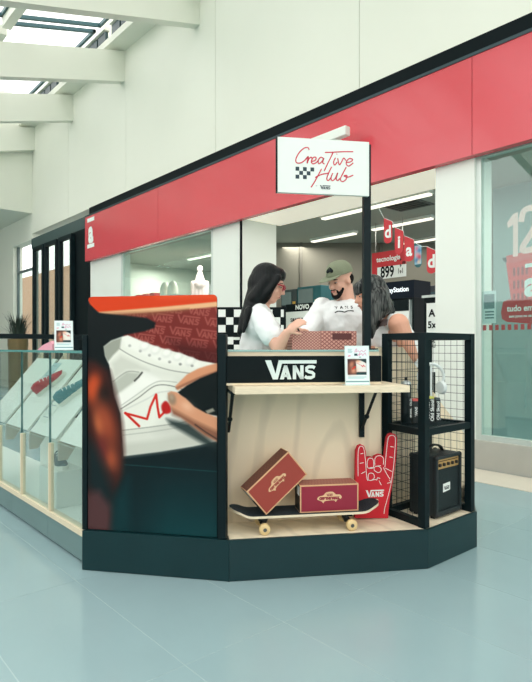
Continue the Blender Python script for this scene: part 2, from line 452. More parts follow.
# glazed lean-to roof: sloping beams, sill, glazing
roof = struct_root('ceiling', (0, YW, 6.2), 'white beams and glazing of the sloping skylight')
SL = 0.27
def roof_z(Y, z): return z - SL * (YW - Y)
BEAMW = 0.16
for X in (-14.9, -12.42, -9.94, -7.42, -4.9, -2.4, 0.1, 2.6):
    mb = MB()
    ya, yb = YW, -3.0
    vs = []
    for Y in (ya, yb):
        for xx in (X - BEAMW, X):
            for z in (6.22, 6.80): vs.append((xx, Y, roof_z(Y, z)))
    mb.add(vs, [(0, 1, 3, 2), (4, 6, 7, 5), (0, 4, 5, 1), (2, 3, 7, 6), (1, 5, 7, 3), (0, 2, 6, 4)])
    mb.build('beam', WHITE, roof)
FRM = M('dark_glazing_bar', (50, 92, 98), 0.4)
m = MB(); m.box(XB, XR, YW - 0.34, YW, 6.80, 6.93); m.box(XB, XR, YW - 0.02, YW + 0.25, 6.93, 7.7)
m.build('wall_sill', WHITE, roof)
bays = [(-14.9, -12.42), (-12.42, -9.94), (-9.94, -7.42), (-7.42, -4.9), (-4.9, -2.4), (-2.4, 0.1), (0.1, 2.6)]
for a, b in bays:
    a2, b2 = a + 0.02, b - BEAMW - 0.02
    # small dark vent lights over the sill
    m = MB()
    n = 6
    for k in range(n):
        xa = a2 + (b2 - a2) * k / n; m.box(xa + 0.03, xa + (b2 - a2) / n - 0.03, YW - 0.30, YW - 0.24, 6.95, 7.15)
    m.build('vent_light', M('dark_vent', (34, 62, 66), 0.4), roof)
    MB().box(a2, b2, YW - 0.34, YW - 0.22, 7.17, 7.24).build('vent_head', WHITE, roof)
    # glazed panels between the beams
    for (ya, yb) in ((4.55, 2.95), (2.85, 1.1), (1.0, -0.8)):
        mb = MB(); w = 0.06
        def zz(Y): return roof_z(Y, 7.18)
        for (x0, x1, y0, y1) in ((a2, b2, ya, ya - w), (a2, b2, yb + w, yb), (a2, a2 + w, ya, yb), (b2 - w, b2, ya, yb)):
            mb.add([(x, y, zz(y) + h) for h in (0, 0.06) for y in (y0, y1) for x in (x0, x1)],
                   [(0, 2, 3, 1), (4, 5, 7, 6), (0, 1, 5, 4), (2, 6, 7, 3), (0, 4, 6, 2), (1, 3, 7, 5)])
        fo = mb.build('glazing_frame', FRM, roof)
        mb = MB(); mb.add([(a2, ya, zz(ya) + 0.03), (b2, ya, zz(ya) + 0.03), (b2, yb, zz(yb) + 0.03), (a2, yb, zz(yb) + 0.03)], [(0, 1, 2, 3)])
        mb.build('pane', SKYG, fo)
    for Y in (2.9, 1.05):
        MB().box(a2, b2, Y - 0.07, Y + 0.07, roof_z(Y, 7.0), roof_z(Y, 7.16)).build('purlin', WHITE, roof)
    xm = (a2 + b2) / 2 - 0.1
    mb = MB(); mb.add([(x, Y, roof_z(Y, 7.02) + h) for h in (0, 0.13) for Y in (4.6, -0.8) for x in (xm - 0.09, xm + 0.09)],
                      [(0, 2, 3, 1), (4, 5, 7, 6), (0, 1, 5, 4), (2, 6, 7, 3), (0, 4, 6, 2), (1, 3, 7, 5)])
    mb.build('rafter', WHITE, roof)

# ------------------------------------------------------------------ the red shop front
Xs = XatY(85, YW - .12)                     # left end of the fascia
ZB, ZT = 2.99, 3.868
fs = thing('shop_fascia', 'long red shop fascia above the store entrance', 'fascia', (-5, YW, ZB))
Xseam = XatY(472, YW - 0.12)
for a, b in ((Xs, -8.5), (-8.5, Xseam), (Xseam, XR)):
    MB().box(a + 0.003, b - 0.003, YW - 0.12, YW - 0.031, ZB - .045, ZT).build('fascia_panel', RED, fs)
MB().box(Xs, XR, YW - 0.03, YW + 0.03, ZB, 4.088).build('dark_gap', DARKGAP, fs)
MB().box(Xs, XR, YW - 0.13, YW - 0.031, ZT, ZT + 0.03).build('top_trim', M('dark_teal_trim', (22, 52, 58), 0.4), fs)
fr = Frame((XatY(87, YW - .13), YW - 0.124, 3.2), (1, 0, 0), (0, 0, 1), (0, -1, 0))
m = MB(fr); m.flat([(0, 0), (.34, 0), (.34, .08), (0, .08)]); m.flat([(0, .54), (.34, .54), (.34, .62), (0, .62)])
text(m, 'a', 0.62, .17, .31, fr, 0, 0.03, .8)
m.build('letter_logo', PAPER, fs, label='white letter a between two bars')
# portal piers
def pier(name, x0, x1, y0, y1, z0, z1, lab, mat=WHITE2):
    return struct(MB().box(x0, x1, y0, y1, z0, z1).build(name, mat), lab)
XP1a, XP1b = XatY(213, YW), XatY(241, YW)
XP2a, XP2b = XatY(437, YW), XatY(476, YW)
pier('trim_1', XP1a, XP1b - 0.015, YW, YW + 0.67, 0, ZB, 'white pier left of the store entrance')
pier('trim_2', XP1b - 0.013, XP1b + 0.005, YW - 0.012, YW + 0.02, 0, ZB, 'dark door track on the white pier', DARKGAP)
pier('trim_3', XP2a, XP2b, YW - 0.03, YW + 0.3, 0, ZB - .002, 'white pier right of the store entrance')
# reveal, checkered band behind
pier('trim_4', Xs, XatY(121, YW), YW, YW + 0.2, 0, ZB, 'white panel at the left end of the shop front')
pier('trim_5', XP1b, XP1b + 0.01, YW + 0.02, YW + 0.67, 0, ZB, 'white reveal of the store entrance')
# soffit of the portal, emission added so the plain surface looks brightly lit
pier('ceiling_soffit', XP1b, XP2a, YW + 0.05, YW + 0.75, ZB, ZB + 0.04, 'cream soffit over the store entrance with a glow put into its surface', M('glow_soffit', (240, 234, 216), .5, emit=(255, 246, 226), estr=.45))
# shop windows
def shop_window(n, x0, x1, z0, z1, Y, gl, lab, base=True):
    w = struct_root('window_%d' % n, ((x0 + x1) / 2, Y, 0), lab)
    F = M('pale_aluminium', (206, 216, 210), 0.35, metal=0.3)
    for (a, b, c, d) in ((x0, x0 + 0.05, z0, z1), (x1 - 0.05, x1, z0, z1), (x0 + .05, x1 - .05, z0, z0 + 0.05), (x0 + .05, x1 - .05, z1 - 0.05, z1)):
        MB().box(a, b, Y, Y + 0.06, c, d).build('window_frame', F, w)
    MB().box(x0 + 0.05, x1 - 0.05, Y + 0.02, Y + 0.03, z0 + 0.05, z1 - 0.05).build('pane', gl, w)
    if base: MB().box(x0, x1, Y - 0.03, Y + 0.12, 0, z0).build('window_base', M('grey_base_board', (176, 176, 168), 0.4), w)
    return w
shop_window(1, XP2b, 3.2, 0.27, ZB, YW + 0.0, GLASSD, 'large shop window at right with basket poster')
shop_window(2, XatY(121, YW), XP1a, 0.27, ZB, YW + 0.0, GLASSD, 'shop window left of the entrance pier')

struct(MB().box(-11.6, XR, 4.52, 5.0, 0.0, 0.004).build('trim_8', M('cream_stone', (214, 206, 190), .25, var=.03)), 'cream stone threshold strip along the shop fronts')
# store interior
CZ = 3.04
struct(MB().box(-11.7, 4, YW + 0.1, 13, CZ, CZ + 0.1).build('ceiling_store', M('store_ceiling_grey', (168, 170, 158), 0.7, var=0.02)), 'grey store ceiling')
p1 = Q(250, 245, 10.28); p2 = Q(520, 245, 10.28)
fb = Frame((p1.x, p1.y, 0), (p2 - p1).normalized(), (0, 0, 1))
Lb = (p2 - p1).length
struct(MB(fb).box(-0.0, Lb, 0, CZ, -0.1, 0).build('wall_store_back', GREY), 'taupe back wall of the store')
for k in (0.9, 2.35): 
    struct(MB(fb).box(k, k + 0.05, 0, CZ, 0.0, 0.03).build('trim_6' if k < 1 else 'trim_7', M('taupe_trim', (104, 102, 92), 0.6)), 'vertical joint strip on the taupe store wall')
# partition wall left inside the store (behind left window)
struct(MB().box(-11.7, -7.3, 9.3, 9.4, 0, CZ).build('wall_store_left', M('store_grey_panel', (146, 152, 144), 0.7)), 'grey wall behind the left shop window')
struct(MB().box(-3.35, 3.9, 6.5, 6.6, 0, CZ).build('wall_store_right', M('store_grey_green', (142, 170, 168), 0.7)), 'grey wall behind the right shop window')
struct(MB().box(-11.78, -11.7, YW + .32, 9.29, 0, CZ).build('wall_store_end', WHITE), 'white end wall inside the store')
# strip lights, vent, real light
def strip_light(x, y, L, lab):
    t = thing('strip_light', lab, 'ceiling light', (x, y, CZ - 0.07), 'strip lights on the store ceiling')
    MB().box(x - L / 2, x + L / 2, y - 0.05, y + 0.05, CZ - 0.045, CZ - 0.001).build('housing', WHITE2, t)
    MB().box(x - L / 2 + .02, x + L / 2 - .02, y - 0.04, y + 0.04, CZ - 0.065, CZ - 0.045).build('diffuser', LIT, t)
    return t
for x, y, L, lab in ((XatY(333, 7.1), 7.1, 1.0, 'strip light on the store ceiling above the man in the cap'), (XatY(401, 7.1), 7.1, 1.1, 'strip light on the store ceiling right of the pole, behind the vent'),
                     (XatY(428, 8.5), 8.5, 1.0, 'farthest strip light near the letter pennants'), (XatY(372, 5.95), 5.95, 1.8, 'bright strip light just inside the entrance soffit'),
                     (XatY(205, 6.6), 6.6, 1.2, 'strip light seen through the left shop window'), (XatY(345, 9.2), 9.2, .8, 'small strip light at the back above the cap')):
    strip_light(x, y, L, lab)
def lamp(x, y, z, sx, sy, e, col=(1, 0.96, 0.88)):
    l = bpy.data.lights.new('store_light', 'AREA'); l.shape = 'RECTANGLE'; l.size = sx; l.size_y = sy; l.energy = e; l.color = col
    o = bpy.data.objects.new('store_light', l); C.objects.link(o); o.location = (x, y, z)
lamp(-6.0, 7.1, CZ - 0.08, 3.5, 0.3, 45); lamp(-4.5, 8.5, CZ - 0.08, 2.5, 0.3, 25); lamp(-9.8, 6.6, CZ - 0.08, 3, 0.5, 110); lamp(-0.5, 5.7, CZ - 0.08, 3, 0.4, 60)
lamp(-4.6, 5.5, ZB - 0.02, 2.4, 0.3, 14)
t = thing('ceiling_vent', 'dark square air vent in the store ceiling', 'vent', (XatY(407, 6.34), 6.34, CZ - 0.02))
vx = XatY(407, 6.34)
MB().box(vx - .27, vx + .27, 6.1, 6.58, CZ - 0.012, CZ).build('frame', M('vent_frame', (96, 100, 94), 0.5), t)
for k in range(5): MB().box(vx - .23, vx + .23, 6.14 + k * .085, 6.2 + k * .085, CZ - 0.02, CZ - 0.012).build('slat', M('vent_slat', (60, 66, 62), 0.5), t)

# white floodlight arm on the fascia above the kiosk sign
t = thing('wall_light', 'white bar light mounted on the red fascia above the kiosk sign', 'light', onY(330, 136, 4.75))
a, b = XatY(309, 4.72), XatY(349, 4.72); zc = onY(349, 131, 4.72).z
MB().box(a, b, 4.66, 4.74, zc - .05, zc + .05, bev=.008).build('housing', WHITE2, t)
MB().box((a + b) / 2 + .05, (a + b) / 2 + .15, 4.70, YW - 0.12, zc - .09, zc - .04, bev=.005).build('bracket', WHITE2, t)

# dark neighbouring shop front with three tall glass doors
nb = thing('dark_shop_front', 'black framed shop front beside the red fascia', 'shop front', (-13.5, YW, 0))
XD = XB
MB().box(XD, Xs - 0.01, YW - 0.02, YW + 0.15, 3.70, 3.95).build('header', M('dark_grey_header', (58, 78, 78), 0.45), nb)
MB().box(XatY(73, YW), Xs - 0.01, YW - 0.02, YW + 0.3, 0, 3.70).build('side_pier', BLACKM, nb)
for (xa, xb, lab) in ((59, 72, 'dark framed tall glass door nearest the red fascia'), (45, 57, 'middle one of three tall dark framed glass doors'), (33, 43.5, 'dark framed tall glass door farthest from the red fascia')):
    a, b = XatY(xa, YW - 0.1), XatY(xb, YW - 0.1)
    d = thing('glass_door', lab, 'door', ((a + b) / 2, YW - .1, 0), 'tall glass doors')
    for (p, q, r, s_) in ((a, a + .09, 0, 3.66), (b - .09, b, 0, 3.66), (a + .09, b - .09, 3.57, 3.66), (a + .09, b - .09, 0, .25)):
        MB().box(p, q, YW - 0.12, YW - 0.03, r, s_).build('door_frame', BLACK, d)
    MB().box(a + .09, b - .09, YW - 0.085, YW - 0.075, .25, 3.57).build('pane', GLASSM, d)
    MB().tube([(b - .14, YW - .14, .9), (b - .14, YW - .14, 1.5)], .015).build('handle', METAL, d)
# glazed opening farther left
w = struct_root('window_3', (-15.8, YW, 0), 'tall glazed opening towards the brick court')
for (a, b, c, d) in ((-16.65, -16.58, 0, 3.95), (-15.2, XB, 0, 3.95), (-16.58, -15.2, 3.2, 3.26)):
    MB().box(a, b, YW + .1, YW + .16, c, d).build('window_frame', M('window_grey', (90, 106, 106), 0.5), w)
MB().box(-16.58, -15.2, YW + .12, YW + .13, 0, 3.2).build('pane', GLASS, w)

# ================================================================== KIOSK
A = onZ(82, 570, 0); B = onZ(229, 582, 0); Cc = onZ(428, 569, 0); D = onZ(477, 547, 0)
Cc.x = D.x = (Cc.x + D.x) / 2
E = Vector((-2.25, 3.92, 0))
PZ = 0.204
tAB = (B - A).normalized(); nAB = Vector((-tAB.y, tAB.x, 0))
tBC = (Cc - B).normalized(); nBC = Vector((-tBC.y, tBC.x, 0))
UP = Vector((0, 0, 1))
def s_on(P0, t, n, o, x):
    r = FW + RT * ((x - CX) / FPX); p = P0 + n * o
    det = r.x * (-t.y) + t.x * r.y
    d = (p.x * (-t.y) + t.x * p.y) / det
    return (r * d - p).dot(t)
def sBC(x, o): return s_on(B, tBC, nBC, o, x)
def sAB(x, o): return s_on(A, tAB, nAB, o, x)
FBC = Frame(B, tBC, nBC, UP)          # (s, o, z) along the display face
FAB = Frame(A, tAB, nAB, UP)
YC = 1.215                             # face of the glass cases
XE = -6.05                             # far end of the kiosk

# --- plinth
pl = thing('kiosk_plinth', 'dark low plinth that carries the whole kiosk', 'plinth', (-2.6, 2.2, 0))
def slab(mb, pts, z0, z1): return mb.prism([(p[0], p[1]) for p in pts], z0, z1, WORLD)
th = 0.014
def face_board(P, Qp, z0, z1, mat, name='plinth_panel'):
    t = (Qp - P).normalized(); n = Vector((-t.y, t.x, 0)); f = Frame(P, t, n, UP); L = (Qp - P).length
    return MB(f).box(0.001, L - 0.001, 0.0, th, z0, z1).build(name, mat, pl)
face_board(A, B, 0.002, PZ - 0.0005, PLINTH); face_board(B, Cc, 0.002, PZ - 0.0005, PLINTH); face_board(Cc, D, 0.002, PZ - 0.0005, PLINTH); face_board(D, E, 0.002, PZ - 0.0005, PLINTH)
for xa, xb in ((-3.42, A.x - 0.0), (-4.1, -3.423), (-5.0, -4.103), (XE, -5.003)):
    MB().box(xa, xb, YC + 0.02, YC + 0.05, 0.012, 0.155).build('plinth_panel', STEEL, pl, label='grey steel side panel')
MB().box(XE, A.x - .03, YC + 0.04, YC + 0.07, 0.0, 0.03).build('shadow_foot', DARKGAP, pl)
# plywood deck on the plinth under the display and the cage
inn = [B + nBC * 0.62, Vector((-2.16, 3.06, 0)), D]
m = MB(); slab(m, [A + nAB * 0.066 + tAB * .03, B + nAB * .066 - tAB * .02, B + nBC * .0145 + tBC * .004, Cc + nBC * .0145 + Vector((-.010, 0, 0)), D + Vector((-.0145, -.004, 0)), Vector((-2.15, 3.04, 0)), B + nBC * 0.62, A + nAB * 0.45], PZ - 0.009, PZ)
m.build('deck_board', PLYL, pl)
m = MB(FAB); m.prism([(.012, .0145), ((B - A).length - .004, .0145), ((B - A).length - .02, .0655), (.03, .0655)], PZ - .012, PZ - .0005, FAB); m.build('plinth_panel', PLINTH, pl)
MB().box(XE, A.x, YC + 0.05, YC + 0.52, 0.10, 0.155).build('case_floor', WHITE2, pl)
m = MB(); m.box(-5.9, -3.35, 3.29, 3.49, 0.0, 0.155); m.build('rear_plinth', PLINTH, pl)

# --- poster panel on the first face
pp = thing('advertising_poster', 'tall poster of a hand drawing on a white sneaker, mounted on a black frame', 'poster', FAB((sAB(88, 0) + sAB(217, 0)) / 2, .04, PZ))
s0, s1 = sAB(88, .02), sAB(217, .02)
f = Frame(FAB(s0, .02, PZ + .004), tAB, UP, -nAB)
PW, PH = s1 - s0, 1.41 - PZ - .004
MB(FAB).box(s0 - .015, s1 + .005, .026, .065, PZ, 1.21, bev=.003).build('backing_frame', BLACK, pp)
MB(FAB).box(sAB(217.3, .0), sAB(217.3, .0) + .042, .004, .044, PZ, 1.213, bev=.003).build('post', BLACK, pp)
MB(FAB).box(s0 - .03, s0 - .002, .012, .052, PZ, 1.213, bev=.003).build('post', BLACK, pp)
def rounded(w, h, r, k=6):
    p = [(0, 0), (w, 0)]
    p += [(w - r + r * math.cos(a), h - r + r * math.sin(a)) for a in [math.pi / 2 * i / k for i in range(k + 1)]]
    p += [(r + r * math.cos(a), h - r + r * math.sin(a)) for a in [math.pi / 2 + math.pi / 2 * i / k for i in range(k + 1)]]
    return p
m = MB(f); m.prism(rounded(PW, PH, .022), -.006, -.0005); m.build('poster_board', BLACKM, pp)

ink = Ink(88, 295.5, 217, 536, 230, 420, (7, 24, 28))
g = np.clip((ink.Y - 455) / 80, 0, 1); ink.mix(g * np.clip((ink.X - 110) / 60, 0.35, 1) * 0.85, (10, 62, 66))
ink.line([(126, 468), (217, 471)], (30, 84, 84), 0.9, op=.6)
# box interior with repeated word pattern
ink.poly([(96, 312), (217, 302), (217, 372), (150, 372), (120, 330)], (112, 38, 34), 1.0)
ink.poly([(180, 302), (220, 300), (220, 330), (200, 325)], (122, 44, 38), 8, .6)
def ink_word(x, y, w, ang, col, op):
    c, s_ = math.cos(ang), math.sin(ang)
    def T(pts): return [(x + a * w * c + b * w * s_, y + a * w * s_ - b * w * c) for a, b in pts]
    L = .055 * w
    ink.line(T([(.03, .34), (.19, .03), (.28, .33), (.98, .33)]), col, L * 1.3, op=op)
    ink.line(T([(.31, .0), (.40, .24), (.49, .0)]), col, L * 1.2, op=op); ink.line(T([(.36, .07), (.44, .07)]), col, L, op=op)
    ink.line(T([(.56, 0), (.56, .24), (.71, 0), (.71, .24)]), col, L * 1.2, op=op)
    ink.line(T([(.96, .22), (.85, .24), (.82, .17), (.95, .10), (.92, .02), (.79, .02)]), col, L * 1.2, op=op)
for r_ in range(6):
    for k in range(6):
        bx, by = 110 + k * 26 + (r_ % 2) * 12 + r_ * 4, 308 + r_ * 11.5 + k * 2.6 - 8
        ink_word(bx, by + 6, 22, 0.14, (168, 92, 84), .62)
ink.poly([(170, 340), (220, 350), (220, 380), (185, 365)], (60, 16, 18), 6, .7)
# lid edge
ink.poly([(86, 294), (219, 293), (219, 303.5), (160, 308), (98, 312), (90, 303)], (206, 60, 22), .8)
ink.poly([(150, 294), (219, 293), (219, 299), (160, 299)], (222, 84, 44), 2.5, .5)
ink.poly([(97, 311.5), (160, 307.3), (219, 302.5), (219, 307.5), (160, 312), (110, 315)], (222, 172, 128), .9)
ink.poly([(99, 313), (160, 311), (190, 309), (190, 312), (150, 316), (110, 317)], (130, 78, 54), 1.6, .6)
# dark cap and shadowed side
ink.poly([(84, 300), (92, 306), (100, 312.5), (128, 315.5), (148, 318), (157, 323), (156, 328), (146, 331.5), (126, 335), (112, 342), (108, 352), (110, 364), (113, 380), (116, 398), (84, 400)], (6, 17, 20), 1.0, smooth=False)
# sneaker
ink.poly([(104.5, 347), (112, 341), (123, 337), (129, 335.5), (143, 341.5), (162, 348.5), (184, 354.5), (200, 361), (219, 364.5), (219, 440), (194, 446.5), (162, 453), (125, 459), (122.5, 430), (121.5, 416), (114.5, 396), (112.5, 380), (110, 366), (106, 357)], (226, 227, 216), .7)
ink.poly([(104.5, 347), (113, 341), (122.5, 338), (121, 349), (114, 356), (108.5, 363), (105.5, 356)], (150, 154, 142), 1.1)
ink.poly([(112, 364), (122, 356), (140, 364), (150, 371), (128, 372), (114, 382)], (196, 198, 186), 3, .8)
ink.poly([(114, 384), (128, 373), (141, 374), (136, 383), (124, 392), (117, 397)], (168, 172, 160), 1.8, .8)
ink.poly([(116, 399), (136, 384), (146, 372), (162, 380), (142, 392), (124, 409)], (236, 236, 228), 1.8, .9)
ink.line([(121, 349.5), (130, 355), (142, 361), (155, 366), (172, 371), (192, 374)], (120, 124, 116), .8, .6, .9, True)
ink.line([(143.5, 373.5), (140, 378), (136, 382)], (46, 48, 44), 1.6, .6)
ink.line([(114, 383), (128, 373), (140, 373)], (130, 134, 124), .8, .5, .8, True)
ink.line([(122, 411), (140, 399), (152, 389.5), (160, 386), (172, 386.5), (190, 392)], (96, 98, 92), .9, .5, .9, True)
ink.line([(123, 407), (139, 395.5), (152, 386), (162, 382), (178, 383)], (168, 170, 162), .8, .5, .9, True)
ink.line([(123.5, 413), (148, 400.5), (159, 394), (171, 392)], (196, 198, 190), 1.0, .8, .9, True)
for (x, y) in ((131, 346.2), (141.8, 351.5), (151, 355.8), (161, 359.5), (171, 362.4), (181.5, 364.6), (193, 366)):
    ink.spot(x, y, 1.6, 1.5, (66, 70, 66), .9, hard=2)
for (x, y) in ((146, 346), (157, 350), (168, 353), (179, 356.5), (191, 361)):
    ink.spot(x, y + 1.2, 5.2, 4.2, (150, 154, 146), .55, -.5, 2); ink.spot(x, y, 4.4, 3.2, (240, 240, 232), .95, -.5, 2)
ink.poly([(123, 433), (150, 429), (180, 424), (219, 415), (219, 440), (194, 446.5), (162, 453), (125, 459)], (212, 213, 202), .8)
ink.line([(123, 433), (150, 429), (180, 424), (200, 419)], (128, 132, 124), .8, .5, .9); ink.line([(123, 438), (150, 434), (182, 428), (204, 422)], (160, 164, 154), .7, .6, .9)
ink.poly([(124, 447), (160, 441), (219, 428), (219, 441), (194, 447), (162, 454), (125, 460)], (182, 184, 172), 3, .6)
ink.poly([(150, 372), (176, 376), (176, 398), (160, 432), (200, 440), (219, 380)], (150, 152, 144), 10, .28)
ink.poly([(124, 338), (131, 337), (160, 349), (200, 362), (200, 368), (160, 362), (126, 347)], (238, 238, 230), 2.0, .6)
# drawn red line
ink.line([(126.5, 415), (133, 421), (140.5, 428)], (198, 34, 26), 2.5); ink.line([(126.5, 415.3), (138, 418), (148.5, 420.7), (152, 408), (157.6, 395.6), (159, 408), (160.8, 418.6), (165, 414), (169, 409)], (200, 34, 26), 2.3)
# hand with marker
ink.poly([(168, 420), (190, 424), (219, 446), (219, 452), (190, 436), (172, 426)], (26, 40, 40), 2.5, .85)
ink.poly([(176.5, 387), (188, 375), (199, 369), (208, 366), (219, 363), (219, 374), (201, 379), (188, 386), (179, 391)], (206, 142, 106), .8, smooth=False)
ink.line([(178, 389), (190, 383), (204, 376.5), (217, 372)], (120, 72, 56), 1.6, 1.2, .8)
ink.poly([(179, 393), (188, 386), (201, 378.5), (219, 371), (219, 416), (205, 414), (190, 406)], (6, 18, 20), .7)
ink.poly([(169, 394), (172.5, 392), (178, 393), (187, 399), (195, 407), (206, 413), (219, 418), (219, 442), (205, 435), (193, 426), (182, 418), (174.5, 414.5), (170.5, 403)], (206, 146, 112), .8)
ink.poly([(171, 408), (182, 414), (195, 421), (219, 432), (219, 442), (205, 436), (193, 427), (182, 419), (174, 416)], (112, 70, 54), 2.4, .75)
ink.spot(188, 407, 7, 5, (232, 186, 156), .6, .6); ink.spot(173.2, 400, 4.2, 6.2, (140, 118, 98), .95, -.25, 2); ink.spot(173, 398, 2, 3, (180, 160, 138), .6, -.2)
ink.poly([(163, 406), (167, 402), (171, 406), (172, 413), (167, 415), (163.5, 412)], (176, 30, 28), .9, 1.0, True)
ink.line([(196, 425), (206, 432), (219, 440)], (52, 40, 36), 1.4, .6, .8); ink.poly([(206, 411), (213, 408), (215, 411), (208, 414)], (176, 170, 152), .8, .8)
# blurred head in the foreground
ink.poly([(84, 360), (96, 362), (110, 372), (118, 400), (123, 425), (125, 455), (123, 480), (114, 505), (112, 540), (84, 540)], (52, 24, 22), 4)
ink.spot(94, 390, 9, 16, (214, 82, 40), .9, 0.1, 1.4); ink.spot(104, 398, 7, 12, (12, 16, 18), .9); ink.spot(106, 425, 11, 26, (164, 74, 46), .85, -.3, 1.3)
ink.spot(99, 428, 5, 13, (206, 112, 66), .6, -.2); ink.spot(112, 462, 8, 14, (176, 84, 52), .8, -.2); ink.spot(103, 452, 6, 14, (110, 40, 42), .6)
ink.poly([(86, 440), (98, 455), (116, 500), (110, 515), (86, 490)], (10, 34, 38), 7, .85); ink.poly([(84, 500), (100, 496), (112, 512), (112, 540), (84, 540)], (82, 54, 56), 5, .85)
ink.poly([(116, 505), (130, 480), (132, 540), (112, 540)], (8, 52, 56), 6, .7)
def corner(a, b, r=.022):
    if b > PH - r:
        ex = r - math.sqrt(max(0, r * r - (b - PH + r) ** 2)); a = min(max(a, ex), PW - ex)
    return a, b
ink.build('poster_print', f, PW, PH, print_mat('printed_poster', .38), pp, corner)

# --- display face: back panel, shelf, counter
OB = 0.275                           # offset of the plywood back
sL = sBC(386, OB)                    # where the cage post stands
du = thing('display_counter', 'plywood display counter between poster and wire cage, with fold-out shelf', 'counter', FBC(.5, .4, PZ))
MB(FBC).box(-.03, sL - .03, OB, OB + .018, PZ, 1.10).build('back_panel', PLY, du)
m = MB(FBC); m.prism([(-.06, .06), (sBC(379, .06), .06), (sBC(373, .6), .64), (-.22, .64)], 1.103, 1.126, FBC); m.build('countertop', PLYE, du)
m = MB(FBC); m.prism([(-.05, .055), (sBC(379, .055), .055), (sBC(373, .6), .645), (-.21, .645)], 1.1265, 1.135, FBC); m.build('glass_top', M('pale_glass_edge', (150, 190, 184), .12), du)
MB(FBC).box(-.10, sL - .1, .575, .595, PZ, 1.10).build('rear_panel', PLY, du)
# fold-out shelf and its brackets
SZ = .959; OF = -.10
sa, sb = sBC(235, OF), sBC(410, OF)
sh = MB(FBC).box(sa, sb, OF, OB - .002, SZ - .034, SZ, bev=.002).build('shelf', PLYE, du)
def bracket(s_, rail=True):
    mb = MB()
    w = .010
    if rail: mb.box(s_ - .014, s_ + .014, OB - .020, OB - .003, SZ - .31, SZ - .03, FBC)
    mb.box(s_ - .011, s_ + .011, OF + .10, OB - .003, SZ - .044, SZ - .0345, FBC)
    mb.tube([FBC(s_, OF + .13, SZ - .036), FBC(s_, OB - .02, SZ - .26)], .009, 6)
    mb.ell(FBC(s_, (OF + OB) / 2 + .09, SZ - .185), (.014, .014, .014))
    return mb.build('bracket', BLACK, du)
bracket(sBC(361, OB)); bracket(sBC(226, OB) + .012, False)

# --- black board with the white wordmark
bd = thing('lettered_board', 'black board with white lettering along the kiosk counter', 'sign', FBC(.3, .03, .975))
s0b, s1b = sBC(226.5, .02), sBC(381.5, .02)
MB(FBC).box(s0b, s1b, .02, .045, .972, 1.105, bev=.002).build('board', BLACKM, bd)
MB(FBC).box(s0b, s1b, .022, .046, SZ + .001, .971).build('lower_rail', PLYE, bd)
f = Frame(FBC(0, .0185, 0), tBC, UP, -nBC)
m = MB(f); wa, wb = sBC(265, .02), sBC(316.5, .02)
wordmark(m, wa, .988, (wb - wa), f); m.build('lettering', M('white_letter', (206, 222, 220), .5), bd)

# --- wire cage
Lp = FBC(sBC(387, OB + .03), OB + .03, 0)
cg = thing('wire_cage', 'black wire cage shelf at the kiosk corner, holding an amplifier', 'cage', Vector((-1.83, 2.8, PZ)))
xl, yl, xr, yf, yb = Lp.x, Lp.y, Cc.x - .035, Cc.y + .014, D.y - .02
PT = 1.226; w = .042
def cbox(x0, x1, y0, y1, z0, z1, nm, bev=.002): return MB().box(x0, x1, y0, y1, z0, z1, bev=bev).build(nm, BLACK, cg)
FR = Frame((xl, yl, 0), (xr - xl, yf - yl, 0), (yl - yf, xr - xl, 0), UP); LR = math.hypot(xr - xl, yf - yl)
def front_rail(z0, z1): return MB(FR).box(w / 2, LR - w / 2, -.018, .018, z0, z1, bev=.002).build('rail', BLACK, cg)
for (x, y) in ((xl, yl), (xr, yf), (xr, yb), (xl, yb)): cbox(x - w / 2, x + w / 2, y - w / 2, y + w / 2, PZ, PT, 'post')
ZS = .72
for z0, z1 in ((PT - .036, PT), (ZS - .036, ZS)):
    front_rail(z0, z1); cbox(xl + w / 2, xr - w / 2, yb - .018, yb + .018, z0, z1, 'rail')
    for x, y in ((xl, yl), (xr, yf)): cbox(x - .018, x + .018, y + w / 2, yb - w / 2, z0, z1, 'rail')
front_rail(PZ, PZ + .036); cbox(xl + w / 2, xr - w / 2, yb - .018, yb + .018, PZ, PZ + .036, 'rail')
cbox(xl - .018, xl + .018, yl + w / 2, yb - w / 2, PZ, PZ + .036, 'rail')
def wires(p, q, z0, z1, sp=.046):
    mb = MB(); p = Vector(p); q = Vector(q); L = (q - p).length; n = int(L / sp)
    for k in range(1, n + 1):
        c = p.lerp(q, k / (n + 1)); mb.tube([(c.x, c.y, z0), (c.x, c.y, z1)], .0013, 4)
    nz = int((z1 - z0) / .048)
    for k in range(1, nz + 1):
        z = z0 + (z1 - z0) * k / (nz + 1); mb.tube([(p.x, p.y, z), (q.x, q.y, z)], .0013, 4)
    return mb.build('wire_mesh', BLACK, cg, kind='stuff')
for (p, q) in (((xl, yl, 0), (xr, yf, 0)), ((xl, yl, 0), (xl, yb, 0)), ((xl, yb, 0), (xr, yb, 0))): wires(p, q, PZ + .02, PT - .02)
mb = MB()
for k in range(1, 12): mb.tube([(xl + (xr - xl) * k / 12, yl + (yf - yl) * k / 12, ZS - .01), (xl + (xr - xl) * k / 12, yb, ZS - .01)], .003, 5)
for k in range(1, 4): mb.tube([(xl, yf + (yb - yf) * k / 4, ZS - .014), (xr, yf + (yb - yf) * k / 4, ZS - .014)], .003, 5)
mb.build('wire_shelf', BLACK, cg, kind='stuff')

